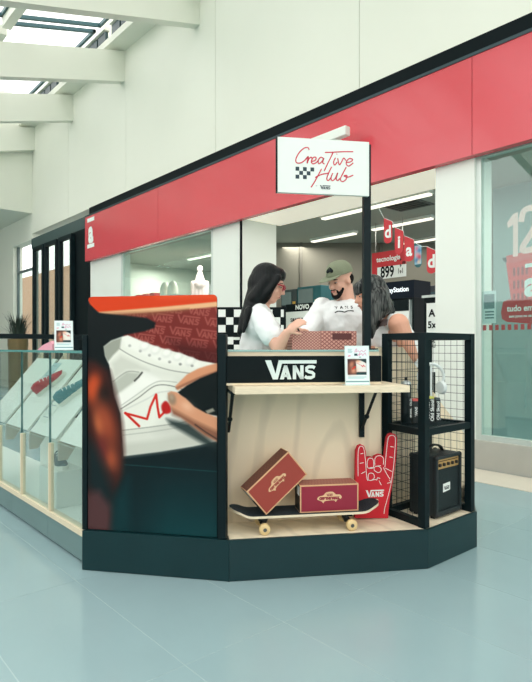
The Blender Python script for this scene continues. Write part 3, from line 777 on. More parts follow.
# --- plywood end panel with a sloping edge behind the cage
XPn = -2.075
pts = [onX(403, 345, XPn), onX(439, 400, XPn), onX(468, 438, XPn)]
ps = [(2.66, PZ), (2.66, 1.15), (pts[0].y, 1.15), (pts[1].y, pts[1].z), (pts[2].y, pts[2].z), (pts[2].y + .06, .4), (pts[2].y + .06, PZ)]
ps = [(2.62, 0.0)] + ps[1:-1] + [(pts[2].y + .06, 0.0)]
f = Frame((XPn, 0, 0), (0, 1, 0), (0, 0, 1), (1, 0, 0))
ob = MB(f).prism(ps, -.02, 0).build('plywood_screen', PLY); tag(ob, 'plywood screen with a sloping edge behind the wire cage', 'screen')

# --- kiosk sign on a pole
sp = thing('hanging_sign', 'white sign with red script lettering on a black pole over the counter', 'sign', Q(366.5, 347, 3.2) - Vector((0, 0, CH - 1.136)))
pb = Q(366.5, 347, 3.2); pb.z = 0
fp = Frame(pb, tBC, nBC, UP)
MB(fp).box(-.020, .020, -.020, .020, 1.1365, 2.288, bev=.002).build('pole', BLACK, sp)
MB(fp).box(-.05, .05, -.05, .05, 1.1355, 1.1425).build('base_plate', BLACK, sp)
sw = .517; z0s, z1s = 1.990, 2.290; so = -.001
MB(fp).box(so - sw, so, -.046, -.0215, z0s, z1s).build('sign_board', M('sign_white', (222, 230, 224), .45, var=.01), sp)
MB(fp).box(so - sw - .006, so - sw - .0005, -.048, -.018, z0s, z1s).build('edge_trim', DARKGAP, sp)
k = .00566
fsn = Frame(fp(so - sw, -.0468, z1s), tBC, UP, -nBC)
# crop pixel (x, y) of the sign -> sign plane
def sg(p): return ((p[0] / 5.32 - 2.6) * k, -(p[1] / 5.32 - 7.3) * k)
strokes = [
    [(178, 98), (172, 86), (152, 90), (128, 112), (110, 145), (112, 166), (135, 166), (160, 148), (172, 132)],
    [(160, 146), (174, 132), (170, 150), (168, 166), (176, 146), (188, 134), (194, 142)],
    [(194, 156), (212, 148), (214, 134), (200, 136), (190, 156), (198, 168), (214, 162), (228, 148)],
    [(254, 138), (240, 132), (226, 150), (230, 166), (246, 154), (256, 136), (250, 158), (260, 166)],
    [(262, 106), (300, 103), (360, 97), (414, 94)],
    [(306, 102), (294, 128), (278, 160), (258, 202)],
    [(318, 130), (308, 154), (314, 168), (328, 152)],
    [(330, 132), (334, 152), (340, 166), (352, 148), (362, 130), (374, 142)],
    [(374, 152), (398, 148), (410, 136), (396, 130), (380, 142), (376, 160), (390, 170), (414, 152)],
    [(244, 192), (228, 222), (206, 262), (188, 290)],
    [(210, 238), (240, 222), (280, 212)],
    [(298, 178), (284, 206), (272, 240), (280, 250), (296, 232)],
    [(304, 210), (294, 236), (302, 250), (318, 236), (330, 208), (322, 238), (330, 248), (342, 236)],
    [(376, 176), (360, 206), (344, 240), (356, 252), (374, 240), (380, 220), (364, 222), (384, 228), (414, 216)],
    [(324, 112), (327, 110)],
]
m = MB(fsn)
for st in strokes: m.ribbon([sg(p) for p in smooth_poly(st, 6, False)], .0066, 0, fsn)
m.build('script_lettering', M('red_script', (196, 40, 66), .5), sp, label='red hand-written script')
m = MB(fsn)
for (c, r_) in ((0, 0), (2, 0), (4, 0), (1, 1), (3, 1), (0, 2), (2, 2)):
    x, y = 107 + c * 19.6, 187 + r_ * 20.4
    m.flat([sg(p) for p in ((x, y), (x + 19.6, y), (x + 19.6, y + 20.4), (x, y + 20.4))], 0, fsn)
m.build('checker_squares', M('dark_teal_ink', (14, 50, 60), .5), sp)
m = MB(fsn)
a = sg((236, 296)); wordmark(m, a[0], a[1], (292 - 236) / 5.32 * k, fsn); text(m, 'by', .008, sg((217, 280))[0], sg((217, 280))[1], fsn)
m.build('small_wordmark', M('dark_teal_ink', (14, 50, 60), .5), sp)

# --- small acrylic holders with a leaflet
def holder(base, xdir, lean, lab, Wd=.127, Hd=.198):
    t = thing('leaflet_holder', lab, 'leaflet holder', base, 'leaflet holders')
    xd = Vector(xdir).normalized(); nrm = xd.cross(UP)         # towards the viewer
    up = (UP - nrm * lean).normalized(); n2 = xd.cross(up)
    f = Frame(base - xd * Wd / 2, xd, up, n2)
    MB(f).box(0, Wd, .004, Hd, -.003, 0).build('acrylic_sheet', M('acrylic_edge', (206, 226, 224), .15), t)
    fb_ = Frame(base - xd * Wd / 2, xd, UP, nrm)
    MB(fb_).box(0, Wd, 0.0005, .004, -.05, .012).build('acrylic_foot', M('acrylic_edge', (206, 226, 224), .15), t)
    k_ = Ink(0, 0, 27, 42, 82, 126, (222, 234, 234))
    for y in (3.2, 4.4, 5.6, 6.8): k_.line([(3.2, y), (6.5 + (y % 2), y)], (120, 168, 172), .6, .3, .8)
    k_.line(smooth_poly([(11, 6.6), (12, 3.6), (13.5, 3.2), (12.4, 6.4), (15, 5), (17, 6.4), (19, 4.4), (21, 6.2), (24, 4)], 5, False), (206, 120, 160), .6, .3, .9)
    k_.line(smooth_poly([(14, 10.6), (17, 7.6), (16, 10.2), (19, 8), (20, 10.2), (23, 7.4), (24, 10)], 5, False), (206, 120, 160), .6, .3, .9)
    k_.poly([(10.4, 8.2), (14, 8.2), (14, 10.4), (10.4, 10.4)], (28, 66, 74), .3); k_.line([(16, 12), (18, 12)], (40, 90, 96), .6, .3)
    k_.line([(3.5, 10.8), (5.6, 10.4)], (216, 90, 130), .9, .4)
    k_.poly([(2.4, 14), (24, 14), (24, 31.4), (2.4, 31.4)], (58, 34, 34), .3)
    k_.poly([(12, 17), (18, 15), (24, 19), (24, 28.5), (12.4, 28.5)], (222, 220, 214), .6); k_.poly([(12.6, 14.6), (24, 14.2), (24, 18), (18, 16)], (22, 50, 54), .6)
    k_.spot(14.5, 16.6, 3, 1.8, (226, 170, 140), .9); k_.spot(7, 20, 3, 4.5, (198, 128, 100), .9, .5); k_.spot(9, 27, 4.6, 4, (216, 150, 118), .9); k_.spot(4.5, 27, 2, 4, (120, 70, 56), .9)
    k_.line([(8, 25), (11, 22.6)], (214, 52, 36), 1.4, .4); k_.line([(18, 21), (20, 22.8), (20.6, 20.8), (22.6, 22.6)], (206, 60, 62), .7, .3); k_.line([(13, 18.5), (17, 20.5)], (206, 90, 90), .6, .4, .7)
    k_.poly([(12.5, 28.8), (24, 28.8), (24, 31.4), (12.5, 31.4)], (20, 60, 64), .3)
    k_.line([(3, 34), (23.5, 34)], (120, 176, 186), .7, .3, .8); k_.line([(3, 35.4), (21, 35.4)], (130, 186, 192), .6, .3, .8)
    k_.poly([(0, 38.4), (27, 38.4), (27, 39.6), (0, 39.6)], (92, 140, 144), .3)
    k_.build('leaflet', Frame(f(.003, .005, .0006), f.x, f.y, f.z), Wd - .006, Hd - .008, print_mat('printed_leaflet', .35), t)
    return t
hp = FBC(sBC(357.7, OF + .05), OF + .05, SZ)
holder(hp, tBC, .08, 'leaflet holder standing on the plywood shelf in front of the black board')

# --- glass display cases along the left side
def sneaker(base, xdir, up, mat_u, mat_s, lab, L=.27, grp='sneakers shown in the glass cases'):
    t = thing('sneaker', lab, 'shoe', base, grp)
    f = Frame(base, xdir, Vector(up).cross(Vector(xdir)), up)
    def out(x): return [(.0, .028), (.06, .034), (.14, .030), (.20, .042), (.25, .038), (.27, .0)]
    half = [(0.0, .0), (.008, .024), (.05, .034), (.11, .031), (.17, .040), (.22, .043), (.255, .032), (.27, 0)]
    pol = [(x, y) for x, y in half] + [(x, -y) for x, y in half[-2:0:-1]]
    MB(f).prism(pol, 0, .028).build('sole', mat_s, t)
    mb = MB(); secs = [(.012, .026, .085), (.05, .032, .095), (.09, .031, .090), (.13, .032, .078), (.17, .038, .062), (.215, .040, .05), (.255, .026, .038)]
    n = 10
    for x, hw, h in secs:
        mb.v += [f(x + .02 * (1 if False else 0), hw * math.cos(math.pi * k_ / (n - 1)), .026 + (h - .026) * math.sin(math.pi * k_ / (n - 1)) ** .7) for k_ in range(n)]
    for i in range(len(secs) - 1):
        for k_ in range(n - 1): mb.f.append((i * n + k_, i * n + k_ + 1, (i + 1) * n + k_ + 1, (i + 1) * n + k_))
    mb.f.append(tuple(range(n))); mb.f.append(tuple((len(secs) - 1) * n + k_ for k_ in range(n)))
    mb.build('upper', mat_u, t, True)
    mb = MB()
    for k_ in range(4):
        x = .10 + k_ * .025; h = .090 - k_ * .011
        mb.tube([f(x, -.022, h - .008), f(x, 0, h + .006), f(x, .022, h - .008)], .0035, 5)
    mb.build('laces', PAPER, t)
    return t
W_ = .502
NAVY = M('navy_canvas', (40, 62, 92), .8); SOLEW = M('sole_white', (228, 228, 216), .6); CHAR = M('charcoal_canvas', (36, 44, 48), .8); TEALC = M('teal_canvas', (60, 120, 128), .8); REDC = M('red_canvas', (178, 44, 58), .8)
BOARD = M('display_board_white', (224, 228, 220), .5, var=.02)
x_hi = -2.845
for i in range(4):
    xb, xa = x_hi - i * W_, x_hi - (i + 1) * W_
    lab = ['glass display case next to the poster panel', 'glass display case second from the poster panel', 'glass display case third from the poster panel', 'glass display case farthest from the poster panel'][i]
    t = thing('display_case', lab, 'display case', ((xa + xb) / 2, YC + .25, .156), 'glass display cases of the kiosk')
    MB().box(xa, xb, YC, YC + .05, .156, .186).build('bottom_rail', PLYE, t)
    MB().box(xb - .015, xb, YC, YC + .03, .187, .585).build('wood_post', PLYE, t)
    MB().box(xa + .002, xb - .024, YC + .012, YC + .018, .188, .60).build('lower_glass', glass('lower_case_glass', (244, 250, 249), .08), t)
    gl = MB().box(xa + .003, xb - .003, YC + .004, YC + .010, .601, 1.118).build('upper_glass', glass('upper_case_glass', (247, 252, 251), .05), t)
    MB().box(xb - .0029, xb - .0005, YC + .002, YC + .014, .59, 1.118).build('glass_edge', M('dark_glass_edge', (46, 96, 98), .2), t)
    MB().box(xa + .001, xb - .001, YC - .002, YC + .50, 1.119, 1.129).build('glass_lid', GEDGE if False else glass('lid_glass', (238, 249, 247), .05), t)
    MB().box(xa + .001, xb - .001, YC - .0045, YC - .0021, 1.117, 1.131).build('lid_edge', GEDGE, t)
    # sloping board inside with side cheeks
    f = Frame((xa, YC + .05, .60), (1, 0, 0), (0, .40, .47))
    MB(f).box(.03, W_ - .03, 0, .60, -.012, 0).build('sloping_board', BOARD, t)
    fy = Frame((0, YC, 0), (0, 1, 0), (0, 0, 1), (1, 0, 0))
    MB(Frame((xa + .018, YC, 0), (0, 1, 0), (0, 0, 1), (1, 0, 0))).prism([(.045, .59), (.47, 1.09), (.47, 1.03), (.10, .48), (.045, .48)], 0, .011).build('board_cheek', M('beige_cheek', (190, 178, 156), .6), t)
    MB().box(xa + .01, xb - .03, YC + .47, YC + .485, .156, .62).build('back_panel', BOARD, t)
    MB().box(xa + .01, xa + .03, YC + .47, YC + .49, .62, 1.117).build('rear_post', PLYE, t)
up_s = Vector((0, -.47, .40)).normalized(); sl_s = Vector((0, .40, .47)).normalized()
def on_board(x, q, h=.001): return Vector((x, YC + .05, .60)) + sl_s * q + up_s * h
sneaker(on_board(-3.16, .20), (sl_s * .8 + Vector((.6, 0, 0))).normalized(), up_s, NAVY, SOLEW, 'navy sneaker on the sloping board in the case next to the poster')
sneaker(on_board(-3.02, .12), (sl_s * .85 + Vector((.5, 0, 0))).normalized(), up_s, M('white_canvas', (224, 226, 220), .8), SOLEW, 'white sneaker on the sloping board in the case next to the poster')
sneaker(on_board(-3.66, .22), (sl_s * .8 + Vector((.6, 0, 0))).normalized(), up_s, TEALC, SOLEW, 'teal sneaker on the sloping board in the second case')
sneaker(on_board(-4.15, .26), (sl_s * .8 + Vector((.6, 0, 0))).normalized(), up_s, REDC, SOLEW, 'red sneaker on the sloping board in the third case')
ri = MB().box(-3.77, -3.47, YC + .09, YC + .27, .156, .38, bev=.004).build('riser_block', BOARD); tag(ri, 'white riser block on the floor of the second case', 'block')
sneaker(Vector((-3.74, YC + .20, .381)), Vector((.95, -.25, 0)).normalized(), UP, CHAR, SOLEW, 'charcoal sneaker with white sole low in the second case')
for i, (x, q, c, lab) in enumerate(((-3.27, .35, (214, 190, 170), 'beige drawn card leaning in the case next to the poster'), (-2.93, .40, (206, 222, 222), 'pale sketch card high in the case next to the poster'),
                                    (-3.435, .42, (196, 214, 214), 'pale blue sketch card in the second case'), (-3.75, .08, (216, 222, 212), 'white sketch card low in the second case'), (-4.29, .40, (176, 200, 202), 'grey green sketch card in the third case'))):
    f = Frame(on_board(x - .07, q), (1, 0, 0), sl_s, up_s)
    t = thing('sketch_card', lab, 'card', on_board(x, q), 'sketch cards in the glass cases')
    MB(f).box(0, .14, 0, .16, 0, .003).build('card', M('card_%d' % i, c, .6), t)
    mb = MB(f)
    mb.ribbon(smooth_poly([(.02, .05), (.04, .09), (.06, .07), (.10, .06), (.12, .04), (.02, .04)], 4, False), .004, .0034, f); mb.ribbon([(.02, .13), (.11, .13)], .004, .0034, f)
    mb.build('drawing', M('card_ink', (60, 90, 104), .6), t)

hp = onY(64, 351, 1.40); hp.z = 1.1295
holder(hp, (RT * .92 + FW * .38), .30, 'leaflet holder on the glass case lid at far left', .115, .20)
# folded pink cloth on the lid
c = onY(48, 349, 1.42); c.z = 1.1295
mb = MB(); n = 14
f = Frame(c, RT, FW, UP)
prof = [(-.055, .0), (-.05, .010), (-.02, .035), (.01, .055), (.035, .062), (.05, .05), (.05, 0)]
for y in [-.05 + .1 * q / 5 for q in range(6)]:
    kk = 1 - abs(y) * 4
    mb.v += [f(x, y + .006 * math.sin(x * 90), z * (kk + .12 * math.sin(y * 120 + x * 40))) for x, z in prof]
n = len(prof)
for i in range(5):
    for j in range(n - 1): mb.f.append((i * n + j, i * n + j + 1, (i + 1) * n + j + 1, (i + 1) * n + j))
mb.f.append(tuple(range(n))); mb.f.append(tuple(5 * n + j for j in range(n))); mb.f += [(i * n, (i + 1) * n, (i + 1) * n + n - 1, i * n + n - 1) for i in range(5)]
tag(mb.build('folded_cloth', M('pink_cloth', (226, 160, 176), .8), None, True), 'small folded pink cloth on the glass case lid', 'cloth')

# --- black railing at the far end of the kiosk
rl = thing('end_railing', 'black railing across the far end of the kiosk', 'railing', (-6.1, 2.3, 0))
MB().box(-6.13, -6.07, 1.2, 3.6, 1.235, 1.285, bev=.003).build('top_rail', BLACK, rl)
for y in (1.26, 1.66, 2.5, 3.2, 3.56): MB().box(-6.125, -6.075, y - .025, y + .025, 0, 1.234).build('post', BLACK, rl)
# low rear counter on the store side
rc = thing('rear_counter', 'plywood rear counter on the store side of the kiosk', 'counter', (-4.6, 3.46, .156))
MB().box(-5.88, -3.37, 3.30, 3.48, .156, .70).build('body', PLY, rc)
MB().box(-5.9, -3.35, 3.28, 3.50, .701, .725).build('countertop', PLYE, rc)

# --- checkered board beyond the kiosk
cb = Q(251, 347, 6.05); cb.z = 0
t = thing('checkered_board', 'black and white checkered board standing behind the woman', 'board', cb)
f = Frame(cb, RT, UP, -FW)
hw = 33 / 567 * 6.05
z1 = CH + 38 / 567 * 6.05
o = None
mb = MB(f); mb.box(-hw - .02, hw + .02, z1 - .30, z1 + .02, -.03, -.002); mb.box(-hw - .02, hw + .02, .25, z1 - .33, -.03, -.002); mb.box(-hw + .02, -hw + .06, 0, z1, -.06, -.03); mb.box(hw - .06, hw - .02, 0, z1, -.06, -.03)
mb.build('frame', BLACKM, t)
mb = MB(f); sq = .0835; nr = int(z1 / sq) - 3
for r_ in range(14):
    for c_ in range(int(2 * hw / sq) + 1):
        if (r_ + c_) % 2 == 0:
            x0 = -hw + c_ * sq; x1_ = min(x0 + sq, hw); y1 = z1 - .006 - r_ * .0825 - (.045 if r_ >= 3 else 0)
            if y1 - .08 < .26: continue
            if x1_ > x0 + .01: mb.box(x0 + .003, x1_ - .003, y1 - .079, y1, -.002, .001)
mb.build('white_squares', PAPER, t, kind='stuff')

# ================================================================== THINGS IN THE DISPLAY
# skateboard
P1 = FBC(sBC(264.6, .050), .050, PZ); P2 = FBC(sBC(351.7, .050), .050, PZ)
ax = (P2 - P1).normalized(); inw = Vector((-ax.y, ax.x, 0))
cen = (P1 + P2) / 2 + inw * .080
sk = thing('skateboard', 'skateboard with black grip tape standing on its wheels under two shoe boxes', 'skateboard', cen)
fk = Frame(cen, ax, inw, UP)
wbh = (P2 - P1).length / 2; LD = .80; DH = .090
def dz(x):
    e = abs(x) - (wbh + .055)
    return 0.0 if e <= 0 else .30 * e * min(1, e / .06)
def hwid(x):
    e = abs(x) / (LD / 2)
    return .087 * (max(0, 1 - max(0, (e - .72) / .28) ** 2.3)) ** .5 if e < 1 else 0.004
def deckmesh(z0, z1, inset):
    mb = MB(); N = 48; K = 8
    for lay in (z0, z1):
        for i in range(N + 1):
            x = (-1 + 2 * i / N) * (LD / 2 - inset); hh = max(.004, hwid(x) - inset)
            for k_ in range(K + 1):
                v = -1 + 2 * k_ / K
                mb.v.append(fk(x, v * hh, DH + dz(x) + .006 * v * v + lay))
    n = K + 1; T = (N + 1) * n
    for i in range(N):
        for k_ in range(K):
            a_ = i * n + k_; mb.f.append((a_, a_ + 1, a_ + n + 1, a_ + n)); mb.f.append((T + a_, T + a_ + n, T + a_ + n + 1, T + a_ + 1))
        mb.f.append((i * n, (i + 1) * n, T + (i + 1) * n, T + i * n)); mb.f.append((i * n + K, T + i * n + K, T + (i + 1) * n + K, (i + 1) * n + K))
    mb.f.append(tuple(list(range(K + 1)) + [T + q for q in range(K, -1, -1)])); mb.f.append(tuple([N * n + q for q in range(K + 1)] + [T + N * n + q for q in range(K, -1, -1)]))
    return mb
deckmesh(-.012, 0, 0).build('deck', PLYE, sk, True); deckmesh(.0002, .0015, .0015).build('grip_tape', M('grip_tape_black', (22, 38, 46), .9, bump=.4, bscale=400), sk, True)
for sx in (-1, 1):
    mb = MB(fk); x = sx * wbh
    mb.box(x - .028, x + .028, -.026, .026, DH - .020, DH - .0125, bev=.002)
    mb.prism([(x - .022, -.02), (x + .022, -.02), (x + .022, .02), (x - .022, .02)], DH - .035, DH - .020)
    mb.tube([fk(x - sx * .02, 0, DH - .024), fk(x, 0, .030)], [.014, .018], 10); mb.tube([fk(x, -.055, .032), fk(x, .055, .032)], [.010, .010], 10)
    mb.tube([fk(x, -.080, .029), fk(x, .080, .029)], .004, 8)
    mb.build('truck', M('black_truck', (20, 26, 28), .35, metal=.5), sk)
    for sy in (-1, 1):
        fw_ = Frame(fk(x, sy * .080 - .016, .029), ax, UP, inw)
        wo = MB(fw_).lathe([(.010, 0), (.022, 0), (.027, .004), (.029, .010), (.029, .022), (.027, .028), (.022, .032), (.010, .032)], 24).build('wheel', M('cream_wheel', (222, 194, 140), .4), sk, True)
        MB(fw_).lathe([(.004, -.001), (.0095, -.001), (.0095, .033), (.004, .033)], 16).build('bearing', M('bearing_grey', (96, 100, 98), .3, metal=.7), wo, True)

# shoe boxes
def shoe_box(o, ex, ey, ez, Wd, Hd, Dd, lab, face, pat):
    """o = front lower left corner; ex along the face, ey up the face, ez away from the viewer"""
    t = thing('shoe_box', lab, 'shoe box', o, 'red shoe boxes on the skateboard')
    f = Frame(o, ex, ey, ez)
    MB(f).box(0, Wd, 0, Hd, 0, Dd, bev=.001).build('carton', M('kraft_edge', (212, 168, 126), .6), t)
    b_ = .007; mb = MB(f)
    mb.box(b_, Wd - b_, b_, Hd - b_, -.0008, .0); mb.build('front_print', face, t)
    MB(f).box(.004, Wd - .004, Hd, Hd + .0008, .004, Dd - .004).build('top_print', pat, t)
    MB(f).box(-.0008, 0, .004, Hd - .004, .004, Dd - .004).build('end_print', M('box_end_dark', (24, 22, 22), .6), t)
    MB(f).box(Wd, Wd + .0008, .006, Hd - .006, .006, Dd - .006).build('end_print', face, t)
    MB(f).box(-.0016, -.0008, Hd * .60, Hd * .93, .012, Dd * .55).build('size_label', PAPER, t)
    # emblem: skateboard outline carrying small words
    fe = Frame(f(Wd / 2, Hd * .52, -.0012), f.x, f.y, -f.z); e = Wd * .21
    mb = MB(fe)
    out = smooth_poly([(-e, -.10 * e), (-.86 * e, .12 * e), (-.5 * e, .20 * e), (-.28 * e, .42 * e), (.25 * e, .46 * e), (.52 * e, .24 * e), (.84 * e, .22 * e), (e, .02 * e), (.86 * e, -.14 * e), (.62 * e, -.20 * e), (.5 * e, -.36 * e), (.34 * e, -.22 * e), (-.36 * e, -.26 * e), (-.50 * e, -.42 * e), (-.66 * e, -.26 * e)], 3)
    mb.flat(out, 0, fe); mb.build('emblem', CREAM, t, label='cream skateboard emblem')
    fe2 = Frame(fe(0, 0, .0004), fe.x, fe.y, fe.z); mb = MB(fe2)
    wordmark(mb, -.26 * e, .13 * e, .52 * e, fe2); text(mb, 'OFF THE WALL', .24 * e, 0, -.06 * e, fe2, 0, .002, 1.0)
    mb.ribbon([(-.8 * e, .06 * e), (.84 * e, .06 * e)], .02 * e, 0, fe2); mb.build('emblem_words', face, t)
    return t
def pattern_mat(name, c1, c2):
    m = M(name, c1, .6); nt = m.node_tree; b = nt.nodes['Principled BSDF']
    tc = nt.nodes.new('ShaderNodeTexCoord'); bt = nt.nodes.new('ShaderNodeTexBrick'); bt.inputs['Scale'].default_value = 22
    bt.inputs['Mortar Size'].default_value = .06; bt.inputs['Color1'].default_value = (*lin(c1), 1); bt.inputs['Color2'].default_value = (*[v * .85 for v in lin(c1)], 1); bt.inputs['Mortar'].default_value = (*lin(c2), 1)
    nt.links.new(tc.outputs['Object'], bt.inputs[0]); nt.links.new(bt.outputs[0], b.inputs['Base Color'])
    return m
BOXT = pattern_mat('printed_box_top', (122, 66, 48), (92, 44, 34))
FACE1 = M('box_red_brown', (152, 58, 46), .55, var=.03); FACE2 = M('box_wine_red', (142, 28, 52), .55, var=.03)
dtop = PZ + DH + .0035
# lying box
o_ = fk.o.copy()
s2 = sBC(300, .10)
f2l = FBC(sBC(300, .075), .075, dtop); f2r = FBC(sBC(358.5, .075), .075, dtop)
w2 = (f2r - f2l).length
shoe_box(f2l, (f2r - f2l), UP, Vector((-tBC.y, tBC.x, 0)), w2, .142, .125, 'wine red shoe box lying flat on the right half of the skateboard', FACE2, pattern_mat('printed_box_top_pink', (176, 116, 100), (150, 84, 74)))
# tilted box: corner stands on the deck
dt = 2.875
cb_ = Q(266.4, 511.0, dt); cb_.z = dtop + .0005
ang = math.radians(40.0)
e1 = (RT * math.cos(ang) + UP * math.sin(ang)); e2 = (-RT * math.sin(ang) + UP * math.cos(ang))
yaw = Matrix.Rotation(math.radians(19), 3, 'Z')
e1 = yaw @ e1; e2 = yaw @ e2; e3 = e2.cross(e1) * 1.0
if e3.dot(FW) < 0: e3 = -e3
shoe_box(cb_, e1, e2, e3, .295, .165, .110, 'red brown shoe box tilted on its edge at the left of the skateboard', FACE1, BOXT)

# foam hand
fh = Frame(FBC(0, OB - .046, PZ), tBC, UP, -nBC)
ch_ = Q(376, 519, 3.1)
def hpx(p):                                  # crop pixel -> hand plane
    x = 350 + p[0] / 6.82; o_h = OB - .046
    s_ = sBC(x, o_h); P = FBC(s_, o_h, 0); d_ = P.dot(FW)
    y = 425 + p[1] / 6.82
    return (s_, (CH - (y - HY) / FPX * d_) - PZ)
outl = [(30, 645), (33, 420), (35, 250), (38, 185), (50, 155), (70, 144), (92, 155), (103, 190), (108, 240), (120, 229), (140, 228), (157, 238), (165, 222), (190, 211), (215, 215), (230, 236), (236, 180), (246, 100), (258, 76), (280, 68), (304, 76), (317, 105), (314, 170), (306, 260), (297, 330), (285, 410), (268, 500), (258, 580), (255, 645)]
ol = [hpx(p) for p in outl]; zmin = min(p[1] for p in ol)
t = thing('foam_hand', 'red foam hand with raised index and little finger, white outlines', 'foam hand', fh(ol[0][0] + .1, 0, 0))
lowz = zmin - .001
def H(p): q = hpx(p); return (q[0], max(.0006, q[1] - lowz))
MB(fh).prism([H(p) for p in outl], -.012, .012).build('foam_body', M('red_foam', (200, 28, 44), .75, var=.05, scale=30), t)
fz = Frame(fh(0, 0, .0127), tBC, UP, -nBC); mb = MB(fz)
for st in ([(50, 360), (50, 210), (58, 165), (72, 156), (86, 165), (94, 200), (100, 250), (108, 360), (116, 390)], [(112, 262), (122, 240), (140, 238), (154, 252), (156, 290), (150, 305), (120, 305), (112, 290), (112, 262)],
           [(164, 288), (164, 245), (178, 224), (205, 222), (222, 240), (222, 280)], [(160, 320), (160, 300), (185, 292), (205, 305), (205, 325), (185, 335), (160, 320)], [(118, 385), (120, 350), (135, 338), (155, 345), (160, 370), (140, 388), (118, 385)],
           [(140, 388), (165, 382), (178, 385), (182, 370), (200, 376)], [(192, 390), (208, 420)], [(222, 300), (245, 345), (268, 380)], [(235, 305), (280, 328)], [(248, 408), (272, 400), (262, 385)],
           [(232, 300), (244, 180), (254, 105), (266, 86), (284, 82), (300, 92), (304, 115), (298, 220), (288, 320), (272, 420), (250, 510), (232, 575), (226, 615)],
           [(268, 158), (292, 162)], [(264, 228), (286, 234)], [(66, 208), (86, 204)], [(62, 272), (88, 268)], [(72, 342), (100, 328)], [(118, 305), (150, 300)], [(170, 292), (205, 288)]):
    mb.ribbon([H(p) for p in (smooth_poly(st, 4, False) if len(st) > 2 else st)], .0032, 0, fz)
mb.build('white_outline', PAPER, t)
mb = MB(fz); a = H((102, 503)); b = H((226, 503)); wordmark(mb, a[0], a[1], b[0] - a[0], fz); mb.build('lettering', PAPER, t)

# amplifier in the cage
ya, yb_ = 2.725, 2.985; xf, xk = -1.725, -1.905
am = thing('guitar_amplifier', 'small black guitar amplifier with gold control panel inside the cage', 'amplifier', ((xf + xk) / 2, (ya + yb_) / 2, PZ))
zb, zt = PZ + .012, PZ + .345
TOLEX = M('black_tolex', (18, 32, 35), .55, bump=.3, bscale=300)
mb = MB(); fr_ = .020
mb.box(xk, xf - .022, ya, yb_, zb, zt, bev=.014); mb.build('cabinet', TOLEX, am, True)
mb = MB(); mb.box(xf - .03, xf, ya, ya + fr_, zb, zt, bev=.008); mb.box(xf - .03, xf, yb_ - fr_, yb_, zb, zt, bev=.008); mb.box(xf - .03, xf, ya + fr_ - .006, yb_ - fr_ + .006, zb, zb + .03, bev=.008); mb.box(xf - .03, xf, ya + fr_ - .006, yb_ - fr_ + .006, zt - .02, zt, bev=.008)
mb.build('front_frame', TOLEX, am, True)
MB().box(xf - .026, xf - .016, ya + fr_, yb_ - fr_, zb + .03, zt - .075).build('grille_cloth', M('grille_black', (14, 34, 36), .8, bump=.5, bscale=500), am)
cp = MB().box(xf - .026, xf - .012, ya + fr_, yb_ - fr_, zt - .074, zt - .02).build('control_panel', M('gold_panel', (196, 158, 100), .35, metal=.4), am)
for k_ in range(5):
    f = Frame((xf - .012, ya + .045 + k_ * .042, zt - .052), (0, 1, 0), (0, 0, 1), (1, 0, 0)); MB(f).lathe([(.010, 0), (.009, .010), (.007, .011)], 14).build('knob', M('knob_dark', (40, 36, 32), .3), cp, True)
MB(Frame((xf - .0115, ya + fr_ + .01, zt - .034), (0, 1, 0), (0, 0, 1), (1, 0, 0))).flat([(0, 0), (.2, 0), (.2, .004), (0, .004)]).build('panel_marking', BLACKM, cp)
fb2 = Frame((xf - .015, ya + .085, zb + .125), (0, 1, 0), (0, 0, 1), (1, 0, 0))
bo = MB(fb2).prism([(0, 0), (.070, .006), (.070, .050), (0, .046)], 0, .002).build('badge', PAPER, am)
m = MB(fb2); wordmark(m, .008, .012, .054, fb2, .0026); m.build('badge_letters', BLACKM, bo)
yc_ = (ya + yb_) / 2; xc_ = (xf + xk) / 2 - .01
pts = [(xc_, yc_ - .085 + .17 * q / 10, zt - .002 + .040 * math.sin(math.pi * q / 10) ** .6) for q in range(11)]
mb = MB()
for p, q in zip(pts[:-1], pts[1:]):
    d_ = .011; mb.add([(p[0] - d_, p[1], p[2]), (p[0] + d_, p[1], p[2]), (q[0] + d_, q[1], q[2]), (q[0] - d_, q[1], q[2]), (p[0] - d_, p[1], p[2] + .008), (p[0] + d_, p[1], p[2] + .008), (q[0] + d_, q[1], q[2] + .008), (q[0] - d_, q[1], q[2] + .008)],
                      [(0, 1, 2, 3), (4, 7, 6, 5), (0, 4, 5, 1), (3, 2, 6, 7), (0, 3, 7, 4), (1, 5, 6, 2)])
mb.build('handle', RUBBER, am)
for (x, y) in ((xf - .012, ya + .012), (xf - .012, yb_ - .012), (xk + .012, ya + .012), (xk + .012, yb_ - .012)):
    for z in (zb + .012, zt - .012): MB().ell((x, y, z), (.0155, .0155, .0155), seg=12, rings=8).build('corner_cap', RUBBER, am, True)
for (x, y) in ((xf - .04, ya + .03), (xf - .04, yb_ - .03), (xk + .03, ya + .03), (xk + .03, yb_ - .03)): MB().box(x - .012, x + .012, y - .012, y + .012, PZ, zb + .001).build('rubber_foot', RUBBER, am)

